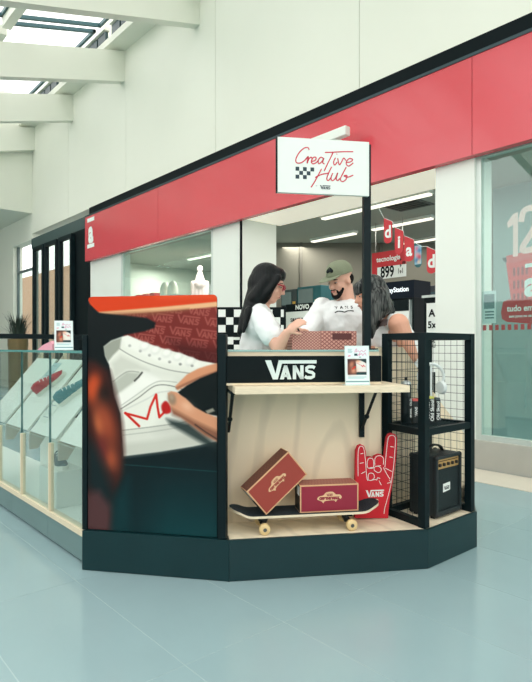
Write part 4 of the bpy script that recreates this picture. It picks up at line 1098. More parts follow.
# things on the cage shelf
def shelf_pt(x, Y): p = onY(x, 400, Y); return Vector((p.x, p.y, ZS))
p = shelf_pt(406, 2.70)
t = thing('spray_can', 'tall black spray bottle with pale shoulder on the cage shelf', 'spray can', p)
MB(Frame(p, (1, 0, 0), (0, 1, 0), UP)).lathe([(.028, 0), (.030, .004), (.030, .215), (.029, .221)], 24).build('body', M('can_black', (10, 24, 27), .3), t, True)
MB(Frame(p, (1, 0, 0), (0, 1, 0), UP)).lathe([(.029, .221), (.026, .232), (.012, .241)], 24).build('shoulder', M('can_silver', (196, 206, 204), .3, metal=.4), t, True)
MB(Frame(p, (1, 0, 0), (0, 1, 0), UP)).lathe([(.0085, .240), (.0085, .258), (.006, .260)], 16).build('nozzle', RUBBER, t, True)
fcan = Frame(p - FW * .0305 + RT * .017, (RT + FW * .6).normalized(), UP); m = MB(fcan); text(m, 'OLD', .02, 0, .12, fcan, .004, .0005, 1, math.pi / 2); text(m, 'SKOOL', .016, 0, .06, fcan, .004, .0005, 1, math.pi / 2); m.build('can_lettering', PAPER, t)
def carton(x, Y, wd, dp, h, ex, mat, cap, words, lab, wsize=.03, nm='carton'):
    p = shelf_pt(x, Y); ex = Vector(ex).normalized(); ez = ex.cross(UP)
    f = Frame(p - ex * wd / 2, ex, UP, ez)
    t = thing(nm, lab, 'box', p, 'small black cartons on the cage shelf')
    MB(f).box(0, wd, 0.001, h - .012, -dp, 0, bev=.001).build('body', mat, t); MB(f).box(.002, wd - .002, h - .012, h, -dp + .002, -.002).build('lid', cap, t)
    m = MB(f)
    for k_, (wd_txt, a_, sz) in enumerate(words): text(m, wd_txt, sz, a_, h * .48, f, .0006, .0006, 1, math.pi / 2)
    m.build('lettering', PAPER, t)
carton(417.0, 2.75, .048, .05, .135, RT + FW * .1, M('carton_black', (12, 26, 29), .4), M('cap_coral', (214, 92, 84), .5), [('VANS', .02, .022)], 'black carton with coral top beside the spray bottle')
carton(430.5, 2.80, .052, .05, .150, RT + FW * .25, M('carton_black', (12, 26, 29), .4), M('cap_lime', (204, 206, 98), .5), [('Surf Wax', .013, .024), ('Old Skool', .038, .030)], 'black carton with lime top and vertical white words')
carton(438.2, 2.86, .030, .05, .140, RT + FW * .25, M('carton_black', (12, 26, 29), .4), M('carton_grey_top', (70, 84, 86), .5), [('Old Skool', .015, .026)], 'narrow black carton at the right end of the row')
p = shelf_pt(431, 2.935); p.z = ZS
t = thing('headphones', 'white over-ear headphones standing behind the black cartons', 'headphones', p)
f = Frame(p, RT, UP, -FW)
HPW = M('white_plastic', (222, 232, 230), .35)
arc = [f(.075 * math.sin(a_), .255 + .075 * math.cos(a_), 0) for a_ in [math.radians(-115 + 230 * q / 20) for q in range(21)]]
MB().tube(arc, .009, 8).build('headband', HPW, t, True)
for sx in (-1, 1):
    fe = Frame(f(sx * .062, .19, 0), (f.x * (-sx) + f.z * .5).normalized().cross(UP), UP)
    MB(fe).lathe([(.012, -.016), (.034, -.014), (.040, -.006), (.040, .006), (.032, .014), (.012, .016)], 20).build('ear_cup', HPW, t, True)
MB(f).box(-.05, .05, .0005, .012, -.03, .03, bev=.003).build('stand_foot', HPW, t); MB().tube([f(0, .01, 0), f(0, .325, 0)], .006, 8).build('stand_stem', HPW, t)

# patterned shoe box on the counter between the people
pb0 = Q(292, 348.3, 3.33); pb1 = Q(356.5, 348.3, 3.40); pb0.z = pb1.z = 1.1355
ex = (pb1 - pb0); wl = ex.length; f = Frame(pb0, ex, UP, (-ex.cross(UP)))
t = thing('patterned_box', 'pinkish patterned shoe box on the counter between the two women', 'shoe box', (pb0 + pb1) / 2)
def lattice(name, c1, c2, sc):
    m = M(name, c1, .5); nt = m.node_tree; b = nt.nodes['Principled BSDF']; tc = nt.nodes.new('ShaderNodeTexCoord'); mp = nt.nodes.new('ShaderNodeMapping')
    mp.inputs['Rotation'].default_value = (0, 0, math.atan2(ex.y, ex.x) * -1); mp.inputs['Scale'].default_value = (1, 1, 1.25)
    sx_ = nt.nodes.new('ShaderNodeSeparateXYZ'); nt.links.new(tc.outputs['Object'], mp.inputs[0]); nt.links.new(mp.outputs[0], sx_.inputs[0])
    def mth(op, a_, b_=None):
        n = nt.nodes.new('ShaderNodeMath'); n.operation = op
        for i_, v in enumerate((a_, b_)):
            if v is None: continue
            if isinstance(v, (int, float)): n.inputs[i_].default_value = v
            else: nt.links.new(v, n.inputs[i_])
        return n.outputs[0]
    u = mth('MULTIPLY', mth('ADD', sx_.outputs[0], sx_.outputs[2]), sc); v = mth('MULTIPLY', mth('SUBTRACT', sx_.outputs[0], sx_.outputs[2]), sc)
    pr = mth('MAXIMUM', mth('ABSOLUTE', mth('SINE', u)), mth('ABSOLUTE', mth('SINE', v)))
    cr = nt.nodes.new('ShaderNodeValToRGB'); cr.color_ramp.elements[0].position = .80; cr.color_ramp.elements[1].position = .97
    cr.color_ramp.elements[0].color = (*lin(c1), 1); cr.color_ramp.elements[1].color = (*lin(c2), 1)
    nt.links.new(pr, cr.inputs[0]); nt.links.new(cr.outputs[0], b.inputs['Base Color'])
    return m
LT1 = lattice('lattice_print_fine', (206, 158, 144), (150, 84, 76), 150); LT2 = lattice('lattice_print_wide', (206, 152, 138), (140, 76, 70), 110)
sp_ = wl * .44
MB(f).box(0, sp_, 0.0005, .108, 0, .13, bev=.001).build('carton_end', LT1, t); MB(f).box(sp_ + .0005, wl, 0.0005, .110, -.002, .13, bev=.001).build('carton_lid', LT2, t)
MB(f).box(wl * .62, wl * .92, .058, .096, -.0032, -.0021).build('dark_label', M('label_brown', (92, 44, 42), .5), t)
# ================================================================== PEOPLE
def V3(*a): return Vector(a)
def bake(name, mb, voxel, mat, parent, it=6, fac=.5, label=None, folds=0.0):
    """fuse overlapping volumes into one continuous surface"""
    inv = parent_inv(parent)
    me = bpy.data.meshes.new(name); me.from_pydata([tuple(inv @ v) for v in mb.v], [], mb.f)
    bm = bmesh.new(); bm.from_mesh(me); bmesh.ops.recalc_face_normals(bm, faces=bm.faces); bm.to_mesh(me); bm.free()
    o = bpy.data.objects.new(name, me); C.objects.link(o)
    r = o.modifiers.new('r', 'REMESH'); r.mode = 'VOXEL'; r.voxel_size = voxel
    q = o.modifiers.new('s', 'SMOOTH'); q.iterations = it; q.factor = fac
    if folds:
        tx = bpy.data.textures.new('cloth_folds', 'CLOUDS'); tx.noise_scale = 0.085; tx.noise_depth = 2
        dm = o.modifiers.new('d', 'DISPLACE'); dm.texture = tx; dm.strength = folds; dm.mid_level = 0.5; dm.texture_coords = 'LOCAL'
        q2 = o.modifiers.new('s2', 'SMOOTH'); q2.iterations = 2; q2.factor = .5
    dg = bpy.context.evaluated_depsgraph_get(); dg.update()
    nm = bpy.data.meshes.new_from_object(o.evaluated_get(dg))
    o.modifiers.clear(); o.data = nm; bpy.data.meshes.remove(me); nm.name = name
    nm.materials.clear(); nm.materials.append(mat); nm.polygons.foreach_set('use_smooth', [True] * len(nm.polygons))
    o.parent = parent
    if label: o['label'] = label
    return o
def head_frame(c, face, tilt_up=UP):
    f = Vector(face).normalized(); l = Vector(tilt_up).cross(f).normalized(); u = f.cross(l)
    return Frame(c, f, l, u)
def head_prims(mb, h, k=1.0, male=False):
    e = lambda c, r: mb.ell([v * k for v in c], [v * k for v in r], h)
    e((-.012, 0, .030), (.098, .076, .088)); e((.028, 0, -.03), (.064, .061, .082)); e((.046, 0, -.088), (.036 if not male else .040, .040 if not male else .046, .028))
    e((.072, 0, .018), (.026, .050, .016)); e((.084, .0, -.062), (.014, .024, .014)); e((.06, .034, -.03), (.026, .022, .024)); e((.06, -.034, -.03), (.026, .022, .024))
    mb.capsule(h(.088 * k, 0, .010 * k), .008 * k, h(.110 * k, 0, -.030 * k), .0115 * k, 10)
    mb.ell([.097 * k, 0, -.034 * k], [.012 * k, .016 * k, .009 * k], h)
    for sy in (-1, 1): mb.ell([-.008 * k, sy * .077 * k, -.012 * k], [.020 * k, .009 * k, .031 * k], h, 12, 8)
def face_parts(h, p, k=1.0, brow=None, lip=(176, 98, 88)):
    for sy in (-1, 1):
        eo = MB(h).ell([.0795 * k, sy * .031 * k, .002 * k], [.010 * k, .0125 * k, .0055 * k], None, 14, 8).build('eye', M('eye_white', (170, 160, 150), .3), p, True)
        MB(h).ell([.0875 * k, sy * .031 * k, .001 * k], [.0035 * k, .006 * k, .005 * k], None, 10, 6).build('iris', M('iris_dark', (34, 22, 16), .2), eo, True)
        mb = MB(); mb.tube([h(.086 * k, sy * .012 * k, .020 * k), h(.089 * k, sy * .032 * k, .025 * k), h(.074 * k, sy * .052 * k, .020 * k)], [.0035 * k, .0042 * k, .002 * k], 6)
        mb.build('eyebrow', brow or HAIRB, p)
    MB(h).ell([.0945 * k, 0, -.060 * k], [.006 * k, .022 * k, .0055 * k], None, 14, 8).build('lips', M('lips_%d' % lip[0], lip, .4), p, True)
def hand(mb, wrist, aim, palm_n, k=1.0, curl=.6, side=1):
    """palm and five fingers; aim = finger direction, palm_n = direction the palm faces"""
    a = Vector(aim).normalized(); n = Vector(palm_n); n = (n - a * n.dot(a)).normalized(); s_ = a.cross(n) * side
    w = Vector(wrist)
    mb.capsule(w, .024 * k, w + a * .03 * k, .026 * k, 12)
    f = Frame(w + a * .052 * k, a, s_, n); mb.ell((0, 0, 0), (.046 * k, .040 * k, .017 * k), f, 14, 10)
    for i, (off, L) in enumerate(((-.029, .066), (-.010, .076), (.010, .072), (.028, .056))):
        p = w + a * .088 * k + s_ * off * k; d = (a + n * .25).normalized(); r_ = .0086 * k
        for q in range(3):
            nx = p + d * (L * (.45, .32, .25)[q] * k); mb.capsule(p, r_, nx, r_ * .92, 8); p = nx; r_ *= .92
            d = (d + n * curl).normalized()
    p = w + a * .03 * k - s_ * .028 * k; d = (a * .7 - s_ * .6 + n * .45).normalized()
    for q in range(2):
        nx = p + d * .034 * k; mb.capsule(p, .0105 * k, nx, .0092 * k, 8); p = nx; d = (d + n * .4 + s_ * .25).normalized()
def legs(mb, cl, hip, fwd, left, zf=0.0, k=1.0, grow=0.0):
    for sy in (-1, 1):
        h_ = hip + left * sy * .09 * k; kn = Vector((h_.x, h_.y, .50 * k)) + fwd * .02; an = Vector((h_.x, h_.y, .085 * k)) - fwd * .01
        mb.capsule(h_, .082 * k, kn, .056 * k); mb.capsule(kn, .056 * k, an, .038 * k); mb.capsule(an + Vector((0, 0, -.03)), .036 * k, an + fwd * .13 + Vector((0, 0, -.045)), .030 * k)
        cl.capsule(h_, .098 * k, kn, .074 * k); cl.capsule(kn, .074 * k, an + Vector((0, 0, .03)), .068 * k)
def shoes(p, hip, fwd, left, k=1.0, mat=None):
    for sy in (-1, 1):
        b_ = Vector((hip.x, hip.y, 0)) + left * sy * .09 * k - fwd * .08
        f = Frame(b_, fwd, left, UP)
        so = MB(f).prism([(x, y) for x, y in ((0, -.03), (.10, -.036), (.2, -.046), (.26, -.03), (.275, 0), (.26, .03), (.2, .046), (.10, .036), (0, .03))], .001, .028).build('shoe_sole', SOLEW, p)
        mb = MB(); mb.ell((.06, 0, .06), (.066, .042, .055), f); mb.ell((.17, 0, .045), (.10, .044, .036), f); bake('shoe_upper', mb, .008, mat or CHAR, p, 3)

# ---- woman with long black hair and red glasses (profile, facing right)
D1 = 3.60
def W1(x, y, dd=0.0): return Q(x, y, D1 + dd)
fw1 = (RT * .985 - FW * .12).normalized(); lf1 = UP.cross(fw1)
hip = W1(256, 347, .02); hip.z = .90
per = thing('person', 'woman with long black hair and red glasses in a white t-shirt, looking down', 'person', (hip.x, hip.y, 0))
hc = W1(268.5, 284); hf = head_frame(hc, fw1 * .94 - UP * .30)
body = MB(); pants = MB(); tee = MB()
head_prims(body, hf)
nb_ = W1(262, 310); body.capsule(hf(-.025, 0, -.06), .047, nb_, .050)
chest = W1(259.5, 324); waist = W1(255.5, 352); hips_c = hip + Vector((0, 0, .06))
fb_ = Frame(chest, fw1, lf1, UP)
body.ell((0, 0, -.01), (.080, .130, .11), fb_); body.capsule(chest, .085, hips_c, .11); body.ell((.01, 0, .05), (.045, .125, .038), fb_)
sh_r, sh_l = W1(260.5, 317, -.15), W1(262, 317, .16)
el_r, el_l = W1(278, 348, -.26), W1(283, 349, .13)
wr_r, wr_l = W1(286.5, 333, -.30), W1(293, 332, .05)
for a_, b_, c_ in ((sh_r, el_r, wr_r), (sh_l, el_l, wr_l)):
    body.capsule(a_, .044, b_, .040); body.capsule(b_, .041, c_, .026)
hand(body, wr_r, (wr_r - el_r).normalized() * .5 + fw1 * .4 + UP * .15, lf1 * .8 - UP * .4 + fw1 * .3, .86, .8, 1)
hand(body, wr_l, fw1 * .9 - UP * .1 - lf1 * .3, -lf1 * .8 - UP * .4, .92, .75, -1)
legs(body, pants, hip, fw1, lf1)
bake('body', body, .0062, SKIN, per, 4)
pants.capsule(hip + lf1 * .06, .125, hip - lf1 * .06, .125)
bake('trousers', pants, .012, JEANS, per, 4)
tee.ell((.0, 0, .0), (.100, .165, .135), fb_); tee.ell((.06, .05, -.03), (.06, .065, .07), fb_); tee.ell((.06, -.05, -.03), (.06, .065, .07), fb_)
tee.capsule(chest, .108, hips_c, .128); tee.ell((-.0, 0, .068), (.075, .160, .050), fb_); tee.capsule(W1(258.5, 308), .060, W1(259, 320), .085); tee.capsule(W1(258, 310, -.06), .045, W1(259, 314, -.13), .05)
mid_r = sh_r.lerp(el_r, .60); mid_l = sh_l.lerp(el_l, .60)
tee.capsule(sh_r, .064, mid_r, .068); tee.capsule(sh_l, .064, mid_l, .068)
bake('t_shirt', tee, .0085, TEE, per, 5, folds=.026)
hair = MB()
hair.ell((-.024, 0, .040), (.103, .088, .092), hf); hair.ell((-.05, 0, -.01), (.084, .088, .10), hf); hair.ell((.042, 0, .080), (.050, .066, .040), hf); hair.ell((.062, 0, .062), (.032, .058, .026), hf); [hair.ell((-.012, sy * .058, -.045), (.066, .034, .11), hf) for sy in (-1, 1)]
for sy in (-1, 1):
    hair.capsule(hf(.055, sy * .070, .05), .024, hf(.025, sy * .080, -.05), .026); hair.capsule(hf(.025, sy * .080, -.05), .026, hf(-.012, sy * .078, -.125), .022); hair.capsule(hf(-.01, sy * .07, .02), .035, hf(-.05, sy * .07, -.12), .045)
hair.capsule(W1(260, 290), .080, W1(253, 304, -.03), .062); hair.capsule(W1(253, 304, -.04), .058, W1(244.5, 319, -.09), .036); hair.capsule(W1(244.5, 319, -.09), .034, W1(239.5, 333, -.11), .018)
hair.capsule(W1(255, 302, .04), .055, W1(247, 320, .05), .035); hair.capsule(W1(249, 310, -.12), .026, W1(243.5, 332, -.14), .012)
bake('hair', hair, .0062, HAIRB, per, 16, .6)
face_parts(hf, per)
REDF = M('red_glasses_frame', (150, 22, 44), .3)
gl_ = None; mb = MB()
for sy in (-1, 1):
    ring = [hf(.104, sy * .034 + .024 * math.cos(a_), .0 + .018 * math.sin(a_) + .005 * math.cos(a_) * sy) for a_ in [2 * math.pi * q / 16 for q in range(17)]]
    mb.tube(ring, .0036, 6); mb.tube([hf(.104, sy * .058, .010), hf(.02, sy * .086, .012)], .0042, 6)
mb.tube([hf(.106, -.010, .004), hf(.106, .010, .004)], .003, 6)
mb.build('glasses', REDF, per, label='red framed glasses')
mb = MB(); mb.tube([wr_r + fw1 * .035 + UP * .085 + lf1 * .035, wr_r + fw1 * .085 - UP * .02 + lf1 * .06], .005, 8); 
pn = mb.build('marker_pen', BLACKM); tag(pn, 'thin dark marker pen in the hand of the woman with glasses', 'pen')
shoes(per, hip, fw1, lf1)

# ---- man in the green cap
D2 = 4.30
def W2(x, y, dd=0.0): return Q(x, y, D2 + dd)
fw2 = (-FW * .90 - RT * .43).normalized(); lf2 = UP.cross(fw2)
hip = W2(345, 347, .04); hip.z = .98
per = thing('person', 'bearded man in a green cap and loose white t-shirt', 'person', (hip.x, hip.y, 0))
hc = W2(340, 280.5); face = (-RT * .74 - FW * .60 - UP * .32); hf = head_frame(hc, face)
body = MB(); pants = MB(); tee = MB()
head_prims(body, hf, 1.04, True)
nb_ = W2(346.5, 303, .02); body.capsule(hf(-.035, 0, -.05), .062, nb_, .066)
chest = W2(343, 322, .01); fb_ = Frame(chest, fw2, lf2, UP)
body.ell((0, 0, 0), (.12, .19, .16), fb_); body.capsule(chest, .15, hip + UP * .05, .15); body.ell((0, 0, .11), (.07, .20, .055), fb_)
sh_r, sh_l = chest - lf2 * .165 + UP * .115, chest + lf2 * .165 + UP * .115
el_r = W2(305, 336, -.20); wr_r = W2(306, 352, -.36); el_l = chest + lf2 * .20 - UP * .16 - fw2 * .06; wr_l = chest + lf2 * .17 - UP * .38 + fw2 * .02
for a_, b_, c_ in ((sh_r, el_r, wr_r), (sh_l, el_l, wr_l)):
    body.capsule(a_, .062, b_, .048); body.capsule(b_, .048, c_, .031)
hand(body, wr_r, fw2 * .8 - UP * .35, -UP * .7 + lf2 * .5, 1.05, .45, -1); hand(body, wr_l, -UP * .9 + fw2 * .3, -lf2, 1.05, .45, 1)
legs(body, pants, hip, fw2, lf2, 0, 1.06)
bake('body', body, .0066, SKIN, per, 4)
pants.capsule(hip + lf2 * .06, .135, hip - lf2 * .06, .135); bake('trousers', pants, .012, JEANS, per, 4)
tee.ell((0, 0, -.02), (.14, .205, .19), fb_); tee.capsule(chest + lf2 * .06, .165, hip + lf2 * .05 + UP * .06, .17); tee.capsule(chest - lf2 * .06, .165, hip - lf2 * .05 + UP * .06, .17)
tee.ell((-.01, 0, .095), (.085, .185, .070), fb_); tee.capsule(nb_ - UP * .03, .078, chest + UP * .05, .13)
tee.capsule(sh_r, .078, sh_r.lerp(el_r, .98), .080); tee.capsule(sh_l, .078, sh_l.lerp(el_l, .95), .080)
bake('t_shirt', tee, .009, TEE, per, 5, folds=.034)
beard = MB(); k_ = 1.04
for q in range(13):
    a_ = math.radians(-64 + 128 * q / 12); r_ = .009 + .006 * math.cos(a_)
    beard.ell((( .020 + .060 * math.cos(a_)) * k_, .058 * math.sin(a_) * k_, (-.082 - .022 * math.cos(a_) + .05 * abs(math.sin(a_)) ** 3) * k_), (r_, r_, r_ * 1.25), hf, 10, 8)
beard.ell((.090 * k_, 0, -.048 * k_), (.010, .030, .0065), hf, 12, 8); beard.ell((.078 * k_, .027 * k_, -.066 * k_), (.010, .009, .016), hf, 10, 8); beard.ell((.078 * k_, -.027 * k_, -.066 * k_), (.010, .009, .016), hf, 10, 8)
bake('beard', beard, .0045, M('beard_dark', (30, 28, 27), .9, bump=.4, bscale=200, spec=.1), per, 2)
hair = MB(); hair.ell((-.045, 0, .0), (.074, .080, .062), hf); bake('hair', hair, .006, M('beard_dark', (22, 26, 26), .8), per, 3)
face_parts(hf, per, 1.04)
CAP = M('green_cap_cotton', (122, 130, 106), .8, var=.06, scale=30, bump=.2, bscale=80)
mb = MB(); N, K = 24, 9
for i in range(K + 1):
    a_ = math.pi / 2 * i / K
    for q in range(N):
        b_ = 2 * math.pi * q / N; rr = math.cos(a_) ** .75 if i < K else 0.02
        mb.v.append(hf(-.014 + .116 * rr * math.cos(b_) + .006 * math.sin(a_), .093 * rr * math.sin(b_), .048 - .010 * math.cos(b_) * 0 + .104 * math.sin(a_)))
for i in range(K):
    for q in range(N): mb.f.append((i * N + q, i * N + (q + 1) % N, (i + 1) * N + (q + 1) % N, (i + 1) * N + q))
mb.f.append(tuple(range(N))); mb.f.append(tuple(K * N + q for q in range(N)))
cap = mb.build('cap', CAP, per, True)
mb = MB(); pol = [(.070, -.084)] + [(.085 + .108 * math.cos(a_), .080 * math.sin(a_)) for a_ in [math.radians(-80 + 160 * q / 14) for q in range(15)]] + [(.070, .084)]
n = len(pol)
for dz_ in (0, .005): mb.v += [hf(x, y, .052 + dz_ - .16 * (x - .07) - 2.2 * y * y * (.3 + (x - .07) * 4)) for x, y in pol]
mb.f += [tuple(range(n - 1, -1, -1)), tuple(range(n, 2 * n))] + [(i, (i + 1) % n, n + (i + 1) % n, n + i) for i in range(n)]
mb.build('cap_brim', CAP, cap)
fe = Frame(hf(.078, -.050, .098), (hf.x * .55 - hf.y * -.84).normalized() * -1, (hf.z * .85 - hf.x * .35 + hf.y * .25))
fe = Frame(hf(.0885, .004, .096), -hf.y, (hf.z * .86 - hf.x * .5))
MB(fe).prism(smooth_poly([(-.026, -.016), (-.030, .004), (-.012, .020), (.004, .026), (.018, .014), (.030, -.002), (.020, -.018), (-.004, -.012)], 3), -.006, .006).build('cap_patch', BLACKM, cap)
MB(hf).ell([-.012, 0, .153], [.007, .007, .004], None, 10, 6).build('cap_button', CAP, cap, True)
# chest print follows the shirt by ray cast
def drape(mb, obj, dirv):
    inv = parent_inv(obj.parent); mw = wmat(obj.parent); dl = (inv.to_3x3() @ Vector(dirv)).normalized()
    out = []
    for v in mb.v:
        ok, loc, nrm, _ = obj.ray_cast(inv @ (v - Vector(dirv).normalized() * .5), dl)
        out.append((mw @ (loc + nrm * .0015)) if ok else v)
    mb.v = out
tee_o = [c for c in per.children if c.name.startswith('t_shirt')][0]
pc = W2(346.5, 308, -.25); fpr = Frame(pc, RT, UP, -FW)
mb = MB(fpr)
for i_, ch in enumerate('VANS'): text(mb, ch, .030, -.054 + i_ * .036, .012, fpr, 0, .0012)
wv = smooth_poly([(-.066, -.026), (-.045, -.016), (-.02, -.018), (.0, -.024), (.02, -.016), (.045, -.014), (.066, -.016)], 6, False); mb.ribbon(wv, .008, 0, fpr)
drape(mb, tee_o, FW); mb.keep = True; mb.build('chest_print', M('print_black', (20, 32, 34), .7), per)
shoes(per, hip, fw2, lf2, 1.06)

# ---- woman with grey-streaked hair leaning in (profile, facing left)
D3 = 3.85
def W3(x, y, dd=0.0): return Q(x, y, D3 + dd)
fw3 = (-RT * .95 - FW * .30).normalized(); lf3 = UP.cross(fw3)
hip = W3(405, 347, .16); hip.z = .93
per = thing('person', 'woman with long grey-streaked hair in a white sleeveless top, leaning forward', 'person', (hip.x, hip.y, 0))
hc = W3(369.5, 294.5, -.02); hf = head_frame(hc, (-RT * .93 - FW * .22 - UP * .22))
body = MB(); pants = MB(); tee = MB()
head_prims(body, hf, .98)
nb_ = W3(385, 313, .02); body.capsule(hf(-.03, 0, -.055), .050, nb_, .058)
chest = W3(391, 333, .04); tor_up = (nb_ - (hip + UP * .1)).normalized(); ch_f = (fw3 - tor_up * fw3.dot(tor_up)).normalized(); ch_l = tor_up.cross(ch_f)
fb_ = Frame(chest, ch_f, ch_l, tor_up)
body.ell((0, 0, 0), (.105, .155, .14), fb_); body.capsule(chest, .125, hip + UP * .05, .14); body.ell((0, 0, .09), (.065, .17, .05), fb_)
sh_l = W3(398.5, 324, -.13); sh_r = W3(386, 323, .15)
el_l = W3(411, 356, -.16); wr_l = W3(392, 372, -.12); el_r = W3(379, 352, .12); wr_r = W3(366, 350, .02)
for a_, b_, c_ in ((sh_l, el_l, wr_l), (sh_r, el_r, wr_r)):
    body.capsule(a_, .070, b_, .047); body.capsule(b_, .047, c_, .028)
hand(body, wr_l, fw3 * .8 - UP * .2, -lf3 * .4 - UP * .8, .92, .5, 1); hand(body, wr_r, fw3 * .9 - UP * .1, lf3 * .3 - UP * .8, .92, .5, -1)
legs(body, pants, hip, fw3, lf3, 0, 1.0)
bake('body', body, .0064, SKIN2, per, 4)
pants.capsule(hip + lf3 * .06, .13, hip - lf3 * .06, .13); bake('trousers', pants, .012, M('grey_trousers', (120, 122, 120), .85), per, 4)
tee.ell((-.0, 0, -.01), (.122, .152, .125), fb_); tee.ell((.075, .05, -.02), (.06, .065, .07), fb_); tee.ell((.075, -.05, -.02), (.06, .065, .07), fb_); tee.capsule(chest, .14, hip + UP * .09, .155)
tee.capsule(fb_(-.02, .105, .06), .034, fb_(.03, .10, .10), .030); tee.capsule(fb_(-.05, .07, .02), .07, fb_(-.02, .075, .115), .040); tee.capsule(fb_(-.05, -.07, .02), .07, fb_(-.02, -.075, .115), .040)
bake('sleeveless_top', tee, .0085, TEE, per, 5, folds=.014)
hair = MB()
hair.ell((-.022, 0, .042), (.106, .090, .092), hf); hair.ell((-.05, 0, -.01), (.09, .092, .10), hf); hair.ell((.062, 0, .060), (.040, .060, .042), hf); hair.ell((.082, 0, .034), (.020, .052, .030), hf)
for sy in (-1, 1):
    hair.capsule(hf(.05, sy * .074, .04), .024, hf(.03, sy * .084, -.06), .028); hair.capsule(hf(.03, sy * .084, -.06), .028, hf(-.02, sy * .09, -.15), .026)
hair.capsule(W3(377, 297, -.06), .08, W3(381, 307, -.08), .066); hair.capsule(W3(376, 305, -.10), .050, W3(374, 323, -.12), .034); hair.capsule(W3(374, 323, -.12), .032, W3(372, 338, -.12), .011)
hair.capsule(W3(382, 303, -.05), .06, W3(387, 310, -.04), .036); hair.capsule(W3(386, 304, 0), .05, W3(392, 311, -.02), .024); hair.capsule(W3(379, 315, -.11), .028, W3(377, 328, -.12), .012)
bake('hair', hair, .0062, HAIRG, per, 12, .6)
face_parts(hf, per, .98)
tt = MB(Frame(W3(388.6, 322, -.4), RT, UP, -FW)); tt.flat(smooth_poly([(-.006, -.02), (-.010, -.004), (-.004, .008), (-.008, .02), (.004, .024), (.006, .012), (.010, .0), (.004, -.016)], 3))
bo = [c for c in per.children if c.name.startswith('body')][0]
drape(tt, bo, FW); tt.keep = True; tt.build('tattoo', M('tattoo_ink', (70, 52, 50), .6), per)
mb = MB(); mb.tube([hf(-.012, .088, -.045), hf(-.010, .092, -.06), hf(-.014, .088, -.07)], .002, 5); mb.build('earring', METAL, per)
shoes(per, hip, fw3, lf3)

# ================================================================== STORE THINGS
def facing(x, y, Y, w_px=None):
    p = onY(x, y, Y); return p
FY = lambda x, y, Y: Frame(onY(x, y, Y), (1, 0, 0), (0, 0, 1), (0, -1, 0))
def wpx(x0, x1, Y): return XatY(x1, Y) - XatY(x0, Y)
# hanging price sign
Y = 6.9; f = FY(372, 280, Y); W = wpx(372, 405.5, Y); zt_ = onY(372, 253.5, Y).z - f.o.z
t = thing('price_sign', 'red and white hanging price sign with black digits inside the store', 'sign', onY(389, 280, Y))
zc = .44 * zt_
MB(f).box(0, W, zc, zt_, -.02, 0).build('red_panel', REDP, t); MB(f).box(.10, W, 0, zc, -.018, -.001).build('price_panel', PAPER, t); MB(f).box(0, .09, 0, zc, -.018, -.001).build('side_strip', REDP, t)
m = MB(f); text(m, 'tecnologia', .105, W / 2, zc + (zt_ - zc) * .5, f, .002, .003); m.build('word', PAPER, t)
m = MB(f); text(m, '899', .23, W * .47, zc * .5, f, .002, .006, .72)
for q in (.80, .92): m.ribbon([(W * q, .05), (W * q, zc - .05)], .008, .002, f)
for q in range(3): text(m, '9', .06, W * .86, .07 + q * .09, f, .002, .002)
text(m, '00', .06, W * .96, .2, f, .002, .002); m.build('digits', BLACKM, t)
for q in (.1, .9): MB().tube([f(W * q, zt_, -.01), Vector((f(W * q, 0, 0).x, Y - .0 + .01, CZ))], .004, 5).build('wire', METAL, t)
# letter pennants on a string
Y = YW + .20
st0, st1 = onY(376, 212, Y), onY(441, 256, Y)
PENS = [(388, 231.5, 8.4, 24, 'd', 0), (399, 241.5, 8.6, 25, 'i', 0), (409, 249.5, 9.6, 24, 'a', 0), (418, 256, 7.4, 23, '', 1), (431.5, 261, 9.6, 25, 'd', 0)]
string = []
bun = thing('pennant_bunting', 'string of red letter pennants hung across the store entrance', 'bunting', onY(409, 262, Y))
for i_, (x, yc, wp, hp_, ch, col) in enumerate(PENS):
    f = FY(x, yc, Y); d_ = dY(x, Y); W = wpx(x - wp / 2, x + wp / 2, Y); Hh = hp_ / FPX * d_
    pol = [(-W / 2, Hh / 2 + .03), (W / 2, Hh / 2 - .03), (W / 2, -Hh * .30)] + [(W / 2 * math.cos(a_), -Hh * .30 - Hh * .2 * math.sin(a_)) for a_ in [math.pi * q / 8 for q in range(1, 8)]] + [(-W / 2, -Hh * .30)]
    if col:
        k2 = Ink(0, 0, 10, 24, 30, 72, (150, 190, 206))
        for (x_, y_, r_, c_) in ((3, 4, 3, (214, 120, 150)), (7, 7, 3, (70, 130, 180)), (4, 12, 3.4, (226, 150, 160)), (7, 15, 3, (200, 70, 90)), (3, 19, 3, (60, 110, 160)), (6, 21, 2.5, (220, 180, 150))): k2.spot(x_, y_, r_, r_, c_, .9)
        pe = MB(f).prism(pol, -.004, 0).build('pennant', TEAL, bun, label='colourful printed pennant')
        k2.build('picture', Frame(f(-W / 2 + .004, -Hh * .36, .0008), f.x, f.y, f.z), W - .008, Hh * .82, print_mat('printed_pennant', .5), pe)
    else:
        pe = MB(f).prism(pol, -.004, 0).build('pennant', REDP, bun, label='red pennant with white letter ' + ch)
        m = MB(f); text(m, ch, .19, 0, -.01, f, .001, .006, .95); m.build('letter', PAPER, pe)
    string += [f(-W / 2, Hh / 2 + .03, 0), f(W / 2, Hh / 2 - .03, 0)]
MBs = MB(); MBs.tube([Vector((onY(369, 200, Y).x, Y, ZB + .001))] + string + [onY(440.5, 252, Y)], .0025, 5)
MBs.build('string', PAPER, bun)
